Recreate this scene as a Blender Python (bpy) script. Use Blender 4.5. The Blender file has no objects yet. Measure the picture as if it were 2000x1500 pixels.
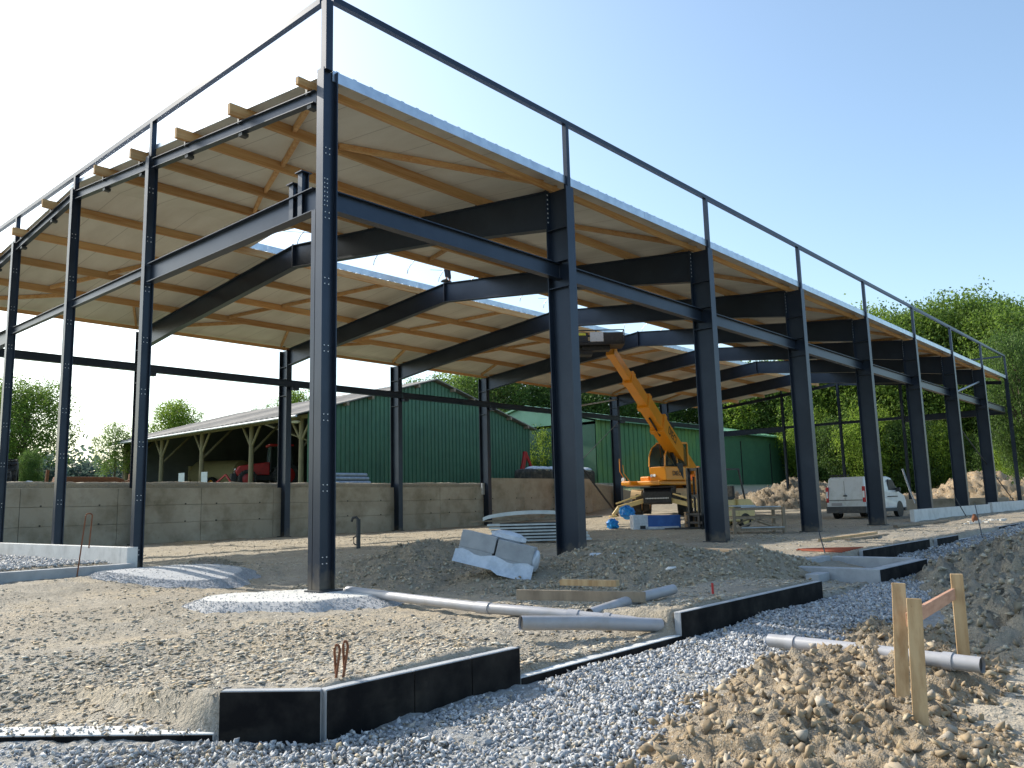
import bpy, bmesh, math, random
import numpy as np
from mathutils import Vector, Matrix
R = math.radians
random.seed(7); rng = np.random.default_rng(7)
S = bpy.context.scene
COL = S.collection
# ------------------------------------------------------------------ camera
yaw, pitch, roll = R(41.469), R(8.334), R(-1.47)
CAM = Vector((-7.054, -9.902, 1.07))
fw = Vector((math.cos(pitch)*math.cos(yaw), math.cos(pitch)*math.sin(yaw), math.sin(pitch)))
r0 = Vector((math.sin(yaw), -math.cos(yaw), 0)); u0 = r0.cross(fw)
r2 = r0*math.cos(roll)+u0*math.sin(roll); u2 = -r0*math.sin(roll)+u0*math.cos(roll)
cd = bpy.data.cameras.new('camera'); cam = bpy.data.objects.new('camera', cd); COL.objects.link(cam)
cd.sensor_width = 36; cd.lens = 36*1603.2/2000; cd.clip_end = 4000; cd.clip_start = .05
m = Matrix((( r2.x, u2.x, -fw.x), (r2.y, u2.y, -fw.y), (r2.z, u2.z, -fw.z))).to_4x4(); m.translation = CAM
cam.matrix_world = m; S.camera = cam
# ------------------------------------------------------------------ light
SUN_EL, SUN_AZ = R(35), R(95.5)          # azimuth measured from +X towards +Y, towards the sun
w = bpy.data.worlds.new('World'); S.world = w; w.use_nodes = True
nt = w.node_tree; nt.nodes.clear()
sk = nt.nodes.new('ShaderNodeTexSky'); sk.sky_type = 'NISHITA'; sk.sun_disc = False
sk.sun_elevation = SUN_EL; sk.sun_rotation = R(90)-SUN_AZ
sk.air_density = 1.0; sk.dust_density = 2.0; sk.ozone_density = .7; sk.altitude = 50
bg = nt.nodes.new('ShaderNodeBackground'); bg.inputs[1].default_value = .15
wo = nt.nodes.new('ShaderNodeOutputWorld')
tn = nt.nodes.new('ShaderNodeMix'); tn.data_type = 'RGBA'; tn.blend_type = 'MULTIPLY'; tn.inputs[0].default_value = 1; tn.inputs[7].default_value = (.97, 1.05, 1.04, 1)
nt.links.new(sk.outputs[0], tn.inputs[6]); nt.links.new(tn.outputs[2], bg.inputs[0]); nt.links.new(bg.outputs[0], wo.inputs[0])
sd = bpy.data.lights.new('sun', 'SUN'); sun = bpy.data.objects.new('sun', sd); COL.objects.link(sun)
sd.energy = 3.5; sd.angle = R(.5); sd.color = (1, .93, .82)
sv = Vector((math.cos(SUN_EL)*math.cos(SUN_AZ), math.cos(SUN_EL)*math.sin(SUN_AZ), math.sin(SUN_EL)))
sun.rotation_euler = sv.to_track_quat('Z', 'Y').to_euler(); sun.location = (0, 0, 60)
S.view_settings.view_transform = 'Standard'; S.view_settings.look = 'None'
S.view_settings.gamma = 1; S.view_settings.exposure = .8
S.render.engine = 'CYCLES'
try: S.cycles.max_bounces = 8; S.cycles.transparent_max_bounces = 12
except Exception: pass

# ------------------------------------------------------------------ materials
def mat(name, col, rough=.7, metal=0, noise=None, bump=None, coat=0, spec=None, island=0, attr=None, trans=0, emis=None):
    """noise=(scale, colour2, lo, hi[, detail]) ; bump=(scale, strength[, distance])"""
    M = bpy.data.materials.new(name); M.use_nodes = True; n = M.node_tree.nodes; l = M.node_tree.links
    b = n['Principled BSDF']; b.inputs['Roughness'].default_value = rough; b.inputs['Metallic'].default_value = metal
    if coat: b.inputs['Coat Weight'].default_value = coat
    if spec is not None: b.inputs['Specular IOR Level'].default_value = spec
    b.inputs['Base Color'].default_value = (*col, 1)
    tc = n.new('ShaderNodeTexCoord'); last = None
    if attr:
        a = n.new('ShaderNodeAttribute'); a.attribute_name = attr; last = a.outputs['Color']
    if noise:
        for k, nz in enumerate(noise if isinstance(noise, list) else [noise]):
            t = n.new('ShaderNodeTexNoise'); t.inputs['Scale'].default_value = nz[0]; t.inputs['Detail'].default_value = nz[4] if len(nz) > 4 else 5
            t.inputs['Roughness'].default_value = .62
            if len(nz) > 5:
                mp = n.new('ShaderNodeMapping'); mp.inputs['Scale'].default_value = nz[5]; l.new(tc.outputs['Object'], mp.inputs[0]); l.new(mp.outputs[0], t.inputs[0])
            else: l.new(tc.outputs['Object'], t.inputs['Vector'])
            r = n.new('ShaderNodeMapRange'); r.inputs[1].default_value = nz[2]; r.inputs[2].default_value = nz[3]; l.new(t.outputs[0], r.inputs[0])
            mx = n.new('ShaderNodeMix'); mx.data_type = 'RGBA'; l.new(r.outputs[0], mx.inputs[0])
            if last is None: mx.inputs[6].default_value = (*col, 1)
            else: l.new(last, mx.inputs[6])
            mx.inputs[7].default_value = (*nz[1], 1)
            last = mx.outputs[2]
    if island:
        g = n.new('ShaderNodeNewGeometry'); hs = n.new('ShaderNodeHueSaturation')
        r = n.new('ShaderNodeMapRange'); r.inputs[3].default_value = 1-island; r.inputs[4].default_value = 1+island
        l.new(g.outputs['Random Per Island'], r.inputs[0]); l.new(r.outputs[0], hs.inputs['Value'])
        if last is None: hs.inputs['Color'].default_value = (*col, 1)
        else: l.new(last, hs.inputs['Color'])
        last = hs.outputs[0]
    if last is not None: l.new(last, b.inputs['Base Color'])
    if bump:
        prev = None
        for bp in (bump if isinstance(bump, list) else [bump]):
            t = n.new('ShaderNodeTexNoise'); t.inputs['Scale'].default_value = bp[0]; t.inputs['Detail'].default_value = 6
            l.new(tc.outputs['Object'], t.inputs['Vector'])
            bn = n.new('ShaderNodeBump'); bn.inputs['Strength'].default_value = bp[1]; bn.inputs['Distance'].default_value = bp[2] if len(bp) > 2 else .02
            l.new(t.outputs[0], bn.inputs['Height'])
            if prev: l.new(prev, bn.inputs['Normal'])
            prev = bn.outputs[0]
        l.new(prev, b.inputs['Normal'])
    if trans:
        tb = n.new('ShaderNodeBsdfTranslucent'); ms = n.new('ShaderNodeMixShader'); ms.inputs[0].default_value = trans
        if last is not None: l.new(last, tb.inputs[0])
        else: tb.inputs[0].default_value = (*col, 1)
        o = n['Material Output']; l.new(b.outputs[0], ms.inputs[1]); l.new(tb.outputs[0], ms.inputs[2]); l.new(ms.outputs[0], o.inputs[0])
    if emis: b.inputs['Emission Color'].default_value = (*emis, 1); b.inputs['Emission Strength'].default_value = 1
    return M
steel = mat('steel_paint', (.026, .037, .058), .36, .5, [(1.2, (.036, .048, .072), .4, .7), (.35, (.022, .031, .048), .5, .7), (14, (.07, .072, .075), .68, .82, 8)], (45, .06, .002), spec=.4)
steel_raw = mat('steel_dark', (.03, .035, .04), .5)
galv = mat('galvanised', (.55, .60, .66), .32, .85, [(3, (.42, .47, .54), .4, .65)], (9, .06, .01))
galv_dull = mat('galvanised_dull', (.42, .46, .5), .45, .6, [(5, (.3, .33, .37), .4, .65)])
bolt_and_hole_light = mat('zinc_bolt_and_hole_light', (.75, .76, .78), .4, .2)  # real bolts, and daylight painted into the post bolt holes
timber = mat('purlin_timber', (.56, .345, .15), .75, 0, [(1.2, (.46, .22, .07), .4, .65, 4, (.4, 6, 6)), (6, (.64, .42, .20), .5, .75, 4, (.3, 8, 8)), (3.5, (.2, .09, .03), .72, .78)], (30, .1, .004))
timber_grey = mat('weathered_timber', (.30, .24, .17), .85, 0, [(2, (.18, .14, .10), .4, .7, 5, (6, 1, 1))], (40, .3, .004))
timber_fresh = mat('stake_timber', (.52, .37, .20), .8, 0, [(5, (.36, .22, .10), .4, .65, 5, (3, 3, .4)), (22, (.2, .11, .05), .68, .76)], (60, .25, .003))
panelm = mat('panel_underside', (.62, .60, .52), .55, 0, [(1.3, (.52, .49, .41), .4, .7, 4, (1, .25, 1)), (25, (.45, .43, .36), .62, .75)], (35, .15, .01))
conc = mat('concrete_wall', (.36, .33, .27), .9, 0, [(1.1, (.22, .20, .15), .45, .68, 7), (.7, (.44, .41, .35), .5, .7, 6), (7, (.15, .14, .11), .62, .8, 8)], [(30, .3, .01), (5, .2, .02)])
conc_white = mat('plinth_concrete', (.62, .62, .60), .85, 0, [(2.5, (.48, .48, .46), .45, .7), (30, (.4, .4, .38), .6, .75)], (40, .25, .006))
conc_block = mat('block_concrete', (.40, .41, .42), .9, 0, [(4, (.30, .31, .32), .4, .7)], (60, .35, .006))
bitumen = mat('bitumen_coat', (.006, .006, .007), .85, 0, [(2.5, (.026, .024, .022), .42, .65), (1.1, (.05, .044, .035), .60, .78, 8, (1, 1, 2.5)), (18, (.05, .046, .04), .68, .78, 8)], (35, .35, .006), spec=.15)
pipe_grey = mat('pvc_grey', (.36, .36, .38), .4, 0, [(4, (.30, .29, .28), .45, .7)], None)
rust = mat('rusty_steel', (.16, .06, .03), .85, 0, [(20, (.26, .10, .04), .4, .7)], (80, .4, .003))
yellow = mat('machine_yellow', (.80, .30, .010), .35, 0, [(3, (.70, .30, .02), .5, .75), (9, (.3, .19, .07), .68, .85)], None, spec=.6)
cream = mat('forklift_cream', (.62, .47, .20), .45, 0, [(4, (.45, .34, .17), .5, .75)])
black_r = mat('rubber', (.022, .021, .02), .85, 0, [(6, (.10, .09, .07), .5, .75)], (40, .4, .01))
blackm = mat('black_metal', (.015, .015, .017), .5, 0, [(8, (.04, .038, .035), .5, .7)])
dusty = mat('dusty_black', (.04, .036, .03), .75, 0, [(3, (.13, .11, .085), .45, .7)])
white_p = mat('van_white', (.64, .66, .67), .3, 0, [(2.5, (.50, .51, .48), .5, .75)], None, coat=.3)
grey_pl = mat('grey_plastic', (.05, .052, .055), .6, 0, [(6, (.09, .088, .08), .5, .7)])
red_l = mat('lamp_red', (.45, .01, .02), .25)
clear_l = mat('lamp_clear', (.8, .8, .8), .15)
redp = mat('red_paint', (.45, .02, .02), .4, 0, [(4, (.3, .015, .015), .5, .7)])
orangeb = mat('beacon_orange', (.9, .25, .02), .3)
bluef = mat('blue_film', (.01, .22, .62), .35, 0, [(5, (.02, .35, .8), .45, .65)], (12, .6, .05))
bluebox = mat('blue_crate', (.02, .10, .36), .45, 0, [(3, (.03, .14, .45), .5, .7)])
film = mat('clear_film', (.62, .66, .72), .25, 0, [(6, (.45, .5, .56), .4, .65)], (10, .6, .05))
card = mat('cardboard', (.34, .22, .12), .85)
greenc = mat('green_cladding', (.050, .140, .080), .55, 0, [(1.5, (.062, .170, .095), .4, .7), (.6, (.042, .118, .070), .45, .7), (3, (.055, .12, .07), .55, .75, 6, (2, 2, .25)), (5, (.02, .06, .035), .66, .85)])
greenc_lit = mat('lit_green_cladding', (.075, .22, .10), .5, 0, [(.3, (.13, .27, .08), .4, .65), (2, (.05, .15, .07), .5, .8, 5, (2, 2, .3))])  # lit copy of the shed green, yellowish light put into the colour
slate = mat('fibre_cement_roof', (.23, .21, .19), .9, 0, [(1.5, (.15, .14, .125), .4, .65), (.5, (.28, .26, .23), .5, .7)], (12, .4, .03))
postw = mat('barn_post_wood', (.26, .22, .12), .85, 0, [(3, (.16, .13, .08), .4, .7, 5, (5, 5, .6))], (30, .3, .01))
barn_in = mat('barn_inner_sheet', (.16, .17, .16), .7, 0, [(1, (.12, .125, .12), .4, .7)])
hosec = mat('cream_tank', (.50, .42, .22), .5, 0, [(3, (.38, .32, .18), .5, .75)])
bark = mat('bark', (.10, .075, .05), .9, 0, [(6, (.05, .04, .03), .4, .7)], (20, .6, .03))
skin = mat('skin', (.50, .29, .20), .6)
cloth = mat('work_trousers', (.03, .035, .05), .9)
shirt = mat('work_shirt', (.20, .22, .26), .9)
hairm = mat('hair', (.03, .02, .015), .8)
def glassm():
    M = bpy.data.materials.new('window_glass'); M.use_nodes = True; n = M.node_tree.nodes; l = M.node_tree.links
    b = n['Principled BSDF']; b.inputs['Base Color'].default_value = (.25, .33, .33, 1); b.inputs['Roughness'].default_value = .04
    t = n.new('ShaderNodeBsdfTransparent'); t.inputs[0].default_value = (.55, .66, .62, 1)
    ms = n.new('ShaderNodeMixShader'); fr = n.new('ShaderNodeFresnel'); fr.inputs[0].default_value = 1.6
    l.new(fr.outputs[0], ms.inputs[0]); l.new(t.outputs[0], ms.inputs[1]); l.new(b.outputs[0], ms.inputs[2]); l.new(ms.outputs[0], n['Material Output'].inputs[0])
    return M
glass = glassm()

def post_nodes():
    # mud splashed on the feet of the steel, individual tone per timber, sheet joints on the roof underside
    def grab(M): n = M.node_tree.nodes; l = M.node_tree.links; b = n['Principled BSDF']; return n, l, b, b.inputs['Base Color'].links[0].from_socket
    n, l, b, src = grab(steel); tc = n.new('ShaderNodeTexCoord'); sx = n.new('ShaderNodeSeparateXYZ'); l.new(tc.outputs['Object'], sx.inputs[0])
    mr = n.new('ShaderNodeMapRange'); mr.inputs[1].default_value = .45; mr.inputs[2].default_value = -.15; l.new(sx.outputs[2], mr.inputs[0])
    t = n.new('ShaderNodeTexNoise'); t.inputs['Scale'].default_value = 7; t.inputs['Detail'].default_value = 7; l.new(tc.outputs['Object'], t.inputs[0])
    a = n.new('ShaderNodeMath'); a.operation = 'ADD'; l.new(mr.outputs[0], a.inputs[0]); l.new(t.outputs[0], a.inputs[1])
    m2 = n.new('ShaderNodeMapRange'); m2.inputs[1].default_value = .78; m2.inputs[2].default_value = 1.5; m2.inputs[4].default_value = .6; l.new(a.outputs[0], m2.inputs[0])
    mx = n.new('ShaderNodeMix'); mx.data_type = 'RGBA'; l.new(m2.outputs[0], mx.inputs[0]); l.new(src, mx.inputs[6]); mx.inputs[7].default_value = (.26, .22, .16, 1); l.new(mx.outputs[2], b.inputs['Base Color'])
    n, l, b, src = grab(timber); oi = n.new('ShaderNodeObjectInfo'); hs = n.new('ShaderNodeHueSaturation')
    for o_, i_, lo, hi in ((oi.outputs['Random'], 'Value', .74, 1.18),):
        r = n.new('ShaderNodeMapRange'); r.inputs[3].default_value = lo; r.inputs[4].default_value = hi; l.new(o_, r.inputs[0]); l.new(r.outputs[0], hs.inputs[i_])
    l.new(src, hs.inputs['Color']); l.new(hs.outputs[0], b.inputs['Base Color'])
    n, l, b, src = grab(panelm); tc = n.new('ShaderNodeTexCoord'); sx = n.new('ShaderNodeSeparateXYZ'); l.new(tc.outputs['Object'], sx.inputs[0])
    f = n.new('ShaderNodeMath'); f.operation = 'FRACT'; l.new(sx.outputs[0], f.inputs[0]); g = n.new('ShaderNodeMath'); g.operation = 'LESS_THAN'; g.inputs[1].default_value = .02; l.new(f.outputs[0], g.inputs[0])
    k = n.new('ShaderNodeMath'); k.operation = 'MULTIPLY'; k.inputs[1].default_value = .6; l.new(g.outputs[0], k.inputs[0])
    mx = n.new('ShaderNodeMix'); mx.data_type = 'RGBA'; l.new(k.outputs[0], mx.inputs[0]); l.new(src, mx.inputs[6]); mx.inputs[7].default_value = (.25, .23, .19, 1); l.new(mx.outputs[2], b.inputs['Base Color'])
post_nodes()
# ------------------------------------------------------------------ mesh helpers
class MB:
    def __init__(s): s.v = []; s.f = []
    def add(s, vs, fs):
        o = len(s.v); s.v += [tuple(v) for v in vs]; s.f += [tuple(i+o for i in f) for f in fs]; return s
    def box(s, c, d, rot=None):
        c = Vector(c); h = Vector(d)/2
        vs = [Vector((x*h.x, y*h.y, z*h.z)) for x in (-1, 1) for y in (-1, 1) for z in (-1, 1)]
        if rot is not None:
            if isinstance(rot, (int, float)): rot = Matrix.Rotation(rot, 3, 'Z')
            vs = [rot @ v for v in vs]
        return s.add([c+v for v in vs], [(0, 1, 3, 2), (4, 6, 7, 5), (0, 4, 5, 1), (2, 3, 7, 6), (0, 2, 6, 4), (1, 5, 7, 3)])
    def sect(s, p0, p1, prof, up=(0, 0, 1), scale1=1, caps=True):
        p0 = Vector(p0); p1 = Vector(p1); d = (p1-p0).normalized(); up = Vector(up)
        sd_ = d.cross(up)
        if sd_.length < 1e-6: sd_ = Vector((1, 0, 0))
        sd_.normalize(); u = sd_.cross(d).normalized(); n = len(prof)
        vs = [p0+sd_*a+u*b for a, b in prof]+[p1+sd_*a*scale1+u*b*scale1 for a, b in prof]
        fs = [(i, (i+1) % n, n+(i+1) % n, n+i) for i in range(n)]
        if caps: fs += [tuple(range(n))[::-1], tuple(range(n, 2*n))]
        return s.add(vs, fs)
    def bar(s, p0, p1, w_, h, up=(0, 0, 1)):
        return s.sect(p0, p1, [(-w_/2, -h/2), (w_/2, -h/2), (w_/2, h/2), (-w_/2, h/2)], up)
    def isec(s, p0, p1, h, b, up=(0, 0, 1), tw=.012, tf=.018):
        H = h/2; B = b/2; t = tw/2
        # three boxes, butt-jointed
        s.sect(p0, p1, [(-t, -H+tf), (t, -H+tf), (t, H-tf), (-t, H-tf)], up)
        s.sect(p0, p1, [(-B, H-tf), (B, H-tf), (B, H), (-B, H)], up)
        return s.sect(p0, p1, [(-B, -H), (B, -H), (B, -H+tf), (-B, -H+tf)], up)
    def tube(s, pts, r, seg=10, rad=None, cap=True):
        pts = [Vector(p) for p in pts]; n = len(pts); ref = Vector((0, 0, 1)); vs = []
        for i, p in enumerate(pts):
            d = (pts[min(i+1, n-1)]-pts[max(i-1, 0)]).normalized()
            a = d.cross(ref if abs(d.z) < .95 else Vector((1, 0, 0))).normalized(); b = a.cross(d)
            rr = rad[i] if rad else r
            vs += [p+(a*math.cos(2*math.pi*k/seg)+b*math.sin(2*math.pi*k/seg))*rr for k in range(seg)]
        fs = [(i*seg+k, i*seg+(k+1) % seg, (i+1)*seg+(k+1) % seg, (i+1)*seg+k) for i in range(n-1) for k in range(seg)]
        if cap: fs += [tuple(range(seg))[::-1], tuple(range((n-1)*seg, n*seg))]
        return s.add(vs, fs)
    def cyl(s, p0, p1, r, seg=20): return s.tube([p0, p1], r, seg)
    def prism(s, poly, y0, y1, M=None):      # poly in XZ, extruded along Y
        n = len(poly); vs = [Vector((a, y0, b)) for a, b in poly]+[Vector((a, y1, b)) for a, b in poly]
        if M: vs = [M @ v for v in vs]
        return s.add(vs, [(i, (i+1) % n, n+(i+1) % n, n+i) for i in range(n)]+[tuple(range(n))[::-1], tuple(range(n, 2*n))])
    def ball(s, c, r, seg=14, rings=8, rot=None):
        r = Vector(r) if not isinstance(r, (int, float)) else Vector((r, r, r)); vs = []; c = Vector(c)
        for i in range(rings+1):
            t = math.pi*i/rings
            for k in range(seg):
                p = 2*math.pi*k/seg; v = Vector((r.x*math.sin(t)*math.cos(p), r.y*math.sin(t)*math.sin(p), r.z*math.cos(t)))
                if rot: v = rot @ v
                vs.append(c+v)
        return s.add(vs, [(i*seg+k, (i+1)*seg+k, (i+1)*seg+(k+1) % seg, i*seg+(k+1) % seg) for i in range(rings) for k in range(seg)])
    def build(s, name, m_, parent=None, smooth=False, bevel=0, local=False):
        off = Vector((0, 0, 0))
        if parent is not None and not local: off = ORG.get(parent.name, off)
        me = bpy.data.meshes.new(name); me.from_pydata([tuple(Vector(v)-off) for v in s.v], [], s.f)
        bm = bmesh.new(); bm.from_mesh(me); bmesh.ops.recalc_face_normals(bm, faces=bm.faces); bm.to_mesh(me); bm.free()
        me.materials.append(m_)
        o = bpy.data.objects.new(name, me); COL.objects.link(o)
        if smooth:
            for p in me.polygons: p.use_smooth = True
            me.set_sharp_from_angle(angle=R(40))
        if bevel:
            b = o.modifiers.new('bevel', 'BEVEL'); b.width = bevel; b.segments = 2; b.limit_method = 'ANGLE'; b.angle_limit = R(40)
        if parent is not None:
            o.parent = parent
            if parent.name in ORG: ORG[o.name] = ORG[parent.name]
        return o
ORG = {}
def tag(o, label=None, cat=None, group=None, kind=None):
    if label: o['label'] = label
    if cat: o['category'] = cat
    if group: o['group'] = group
    if kind: o['kind'] = kind
    return o
def thing(name, label, cat, loc=(0, 0, 0), rz=0, group=None, world=False):
    """world=True: parts are given in world coordinates; else parts in local coordinates"""
    o = bpy.data.objects.new(name, None); COL.objects.link(o); o.location = loc; o.rotation_euler = (0, 0, rz); o.empty_display_size = .3
    if world: ORG[o.name] = Vector(loc)
    return tag(o, label, cat, group)
def npmesh(name, V, F, m_, parent=None, attrs=None, smooth=False, n=3):
    me = bpy.data.meshes.new(name); V = np.asarray(V, np.float32); F = np.asarray(F, np.int32)
    me.vertices.add(len(V)); me.vertices.foreach_set('co', V.ravel())
    k = F.shape[1]; me.loops.add(F.size); me.loops.foreach_set('vertex_index', F.ravel())
    me.polygons.add(len(F)); me.polygons.foreach_set('loop_start', np.arange(0, F.size, k, dtype=np.int32))
    me.update(calc_edges=True)
    if smooth: me.polygons.foreach_set('use_smooth', np.ones(len(F), bool))
    if attrs is not None:
        a = me.color_attributes.new('col', 'FLOAT_COLOR', 'POINT'); c = np.ones((len(V), 4), np.float32); c[:, :3] = attrs; a.data.foreach_set('color', c.ravel())
    me.materials.append(m_)
    o = bpy.data.objects.new(name, me); COL.objects.link(o)
    if parent is not None: o.parent = parent
    return o
_lat = {}
def vn(x, y, sc, seed=0):      # smooth value noise in 0..1
    if seed not in _lat: _lat[seed] = np.random.default_rng(100+seed).random((256, 256))
    L = _lat[seed]; x = np.asarray(x)*sc; y = np.asarray(y)*sc
    xi = np.floor(x).astype(int); yi = np.floor(y).astype(int); fx = x-xi; fy = y-yi
    fx = fx*fx*(3-2*fx); fy = fy*fy*(3-2*fy)
    a = L[xi % 256, yi % 256]; b = L[(xi+1) % 256, yi % 256]; c = L[xi % 256, (yi+1) % 256]; d = L[(xi+1) % 256, (yi+1) % 256]
    return (a*(1-fx)+b*fx)*(1-fy)+(c*(1-fx)+d*fx)*fy
def fbm(x, y, sc, o=4, seed=0):
    t = 0; a = .5; n = 0
    for i in range(o): t = t+a*vn(x, y, sc*2**i, seed+i); n += a; a *= .55
    return t/n
def ss(a, b, x): t = np.clip((np.asarray(x, float)-a)/(b-a), 0, 1); return t*t*(3-2*t)

# ------------------------------------------------------------------ terrain
W = 19.7
def base_g(x, y):
    x = np.asarray(x, float); y = np.asarray(y, float)
    z = .28*ss(22, 32, x)*ss(5, 14, y)+.06*ss(24, 34, x)
    # outside of the long foundation: the gravel trench then the yard
    yw = np.where(x > 7.7, -4.07, -5.6)
    dl = np.maximum(yw-y, (x+4.00)*(-.8)+(y+5.62)*(-.6))
    out = ss(0, .09, dl)
    z = z*(1-out)+out*(-.26-.04*ss(0, 3, dl)-.10*ss(-2, -6, x)*ss(0, 1.5, dl)-.1*ss(-7.2, -9.5, y))
    z = z+out*(.22*ss(10, 26, x))
    # low stretches: inside ground drops to the strip
    low = ss(1.7, .05, y+5.55)*(1-out)
    lowl = ss(1.6, .05, -dl)*(1-out)*ss(-4.40, -4.50, x)
    z = z-.19*lowl-.19*low*(ss(-2.35, -2.2, x)*ss(.05, -.1, x)+ss(3.5, 3.7, x)*ss(7.8, 7.6, x)*1.1)
    z = z+.17*ss(5.8, 5.95, y)*ss(-.2, -.5, x)*ss(-7, -6, x)*ss(25, 18, y)
    z = z+.03*ss(-5.35, -5.6, y)*(1-out)*ss(8, 7, x)
    z = z-.12*ss(-2.5, -9, x)*ss(-5, 3, y)*(1-out)-.19*ss(-5.4, -3.2, y)*ss(5.2, 2.6, y)*ss(4.5, 1.5, x)*(1-out)
    # retained ground behind the rear wall and beyond the far gable
    back = ss(19.85, 20.0, y)*ss(46, 34, x)
    up = 2.2+.018*np.clip(y-20, 0, 200)
    z = z*(1-back)+back*up
    far = ss(30, 45, x)*ss(15, 24, y)*(1-back)
    z = z*(1-far)+far*2.3
    z = z+.75*ss(50, 66, x)*(1-np.maximum(back, far))
    return z
def mound(x, y, cx, cy, rx, ry, h, rot=0, p=1.3):
    c, s_ = math.cos(rot), math.sin(rot); dx = x-cx; dy = y-cy; a = (dx*c+dy*s_)/rx; b = (-dx*s_+dy*c)/ry
    n = .75+.5*fbm(x, y, 1.1, 3, 30)
    r = np.sqrt(a*a+b*b)/n
    return h*np.clip(1-r**p, 0, 1)
def ground(x, y, fine=True):
    z = base_g(x, y)
    if fine:
        z = z+(fbm(x, y, .7, 3, 3)-.5)*.07+(fbm(x, y, 4, 3, 9)-.5)*.05+(fbm(x, y, 15, 2, 12)-.5)*.034*(.4+fbm(x, y, 1.3, 2, 16))
    return z
def axis(segs):
    out = []
    for a, b, st in segs:
        n = max(1, int(round((b-a)/st))); out += list(np.linspace(a, b, n, endpoint=False))
    return np.array(out+[segs[-1][1]])
xs = axis([(-600, -100, 60), (-100, -20, 8), (-20, -7, .5), (-7, 3, .035), (3, 10, .07), (10, 26, .16), (26, 60, .5), (60, 120, 5), (120, 900, 60)])
ys = axis([(-300, -60, 40), (-60, -14, 4), (-14, -9.5, .3), (-9.5, -2.5, .035), (-2.5, 2, .06), (2, 10, .12), (10, 19.5, .3), (19.5, 20.3, .08), (20.3, 60, 1.5), (60, 150, 8), (150, 900, 60)])
X_, Y_ = np.meshgrid(xs, ys, indexing='ij'); Xf = X_.ravel(); Yf = Y_.ravel()
Zf = ground(Xf, Yf)
gi = np.arange(len(xs)*len(ys)).reshape(len(xs), len(ys))
F = np.stack([gi[:-1, :-1], gi[1:, :-1], gi[1:, 1:], gi[:-1, 1:]], -1).reshape(-1, 4)
def mixc(c, c2, t): return c*(1-t[:, None])+np.array(c2)[None]*t[:, None]
n1 = fbm(Xf, Yf, .45, 4, 20); n2 = fbm(Xf, Yf, 2.2, 4, 25); n3 = fbm(Xf, Yf, 9, 3, 28)
c = np.tile(np.array([.395, .325, .23]), (len(Xf), 1))
c = mixc(c, (.37, .335, .275), ss(.42, .6, n1)*.85)
c = mixc(c, (.44, .36, .24), ss(.52, .68, n2)*.6*ss(-8, -3, Yf))
c = mixc(c, (.24, .215, .17), ss(.50, .66, fbm(Xf+9, Yf*1.6, .8, 4, 33))*.55)
c = mixc(c, (.28, .25, .20), ss(.5, .75, n3)*.55)
c = mixc(c, (.40, .34, .24), ss(2, 5, Yf)*ss(-1, .5, Xf)*.6)
outm = ss(0, .15, np.maximum(np.where(Xf > 7.7, -4.07, -5.6)-Yf, (Xf+4.0)*(-.8)+(Yf+5.62)*(-.6)))
c = mixc(c, (.30, .31, .31), outm*ss(-8.5, -7, Yf))
c = mixc(c, (.46, .40, .31), outm*ss(-7.3, -8.6, Yf)*.9)
c = mixc(c, (.27, .235, .18), ss(.5, .62, fbm(Xf*.12+Yf*.05, Yf*1.3-Xf*.35, 1.0, 3, 37))*.5*ss(-3, 1, Yf))
green = ss(20, 24, Yf)*.95; green = np.maximum(green, ss(62, 72, Xf)); green = np.maximum(green, ss(-22, -40, Yf)); green = np.maximum(green, ss(-30, -60, Xf))
c = mixc(c, (.09, .17, .03), green*np.clip(.6+n2, 0, 1))
earth = mat('earth', (.4, .35, .27), .95, attr='col', noise=[(30, (.20, .175, .135), .50, .70, 8), (80, (.56, .52, .44), .58, .68, 6), (5, (.30, .265, .21), .48, .7, 8)], bump=[(22, .9, .035), (90, .9, .014)])
g_o = npmesh('ground', np.stack([Xf, Yf, Zf], -1), F, earth, attrs=c, smooth=True); tag(g_o, 'trampled pale earth and crushed stone of the building site', 'ground', kind='structure')

# stones
def stone_templates(k, flat=.7, npts=11, lo=.55):
    out = []
    for i in range(k):
        bm = bmesh.new(); rg = np.random.default_rng(500+i)
        for q in range(npts):
            v = rg.normal(size=3); v /= np.linalg.norm(v); v *= rg.uniform(lo, 1.05); v[2] *= flat*rg.uniform(.8, 1.1); v[0] *= rg.uniform(.9, 1.25)
            bm.verts.new(v)
        r = bmesh.ops.convex_hull(bm, input=bm.verts)
        bmesh.ops.delete(bm, geom=[e for e in r['geom_interior'] if isinstance(e, bmesh.types.BMVert)], context='VERTS')
        bmesh.ops.triangulate(bm, faces=bm.faces); bm.verts.index_update()
        out.append((np.array([v.co[:] for v in bm.verts]), np.array([[v.index for v in f.verts] for f in bm.faces]))); bm.free()
    return out
ROCK = stone_templates(18, .70, 9); CHIP = stone_templates(12, .38, 10); ANG = stone_templates(18, .75, 8, .4)
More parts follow.
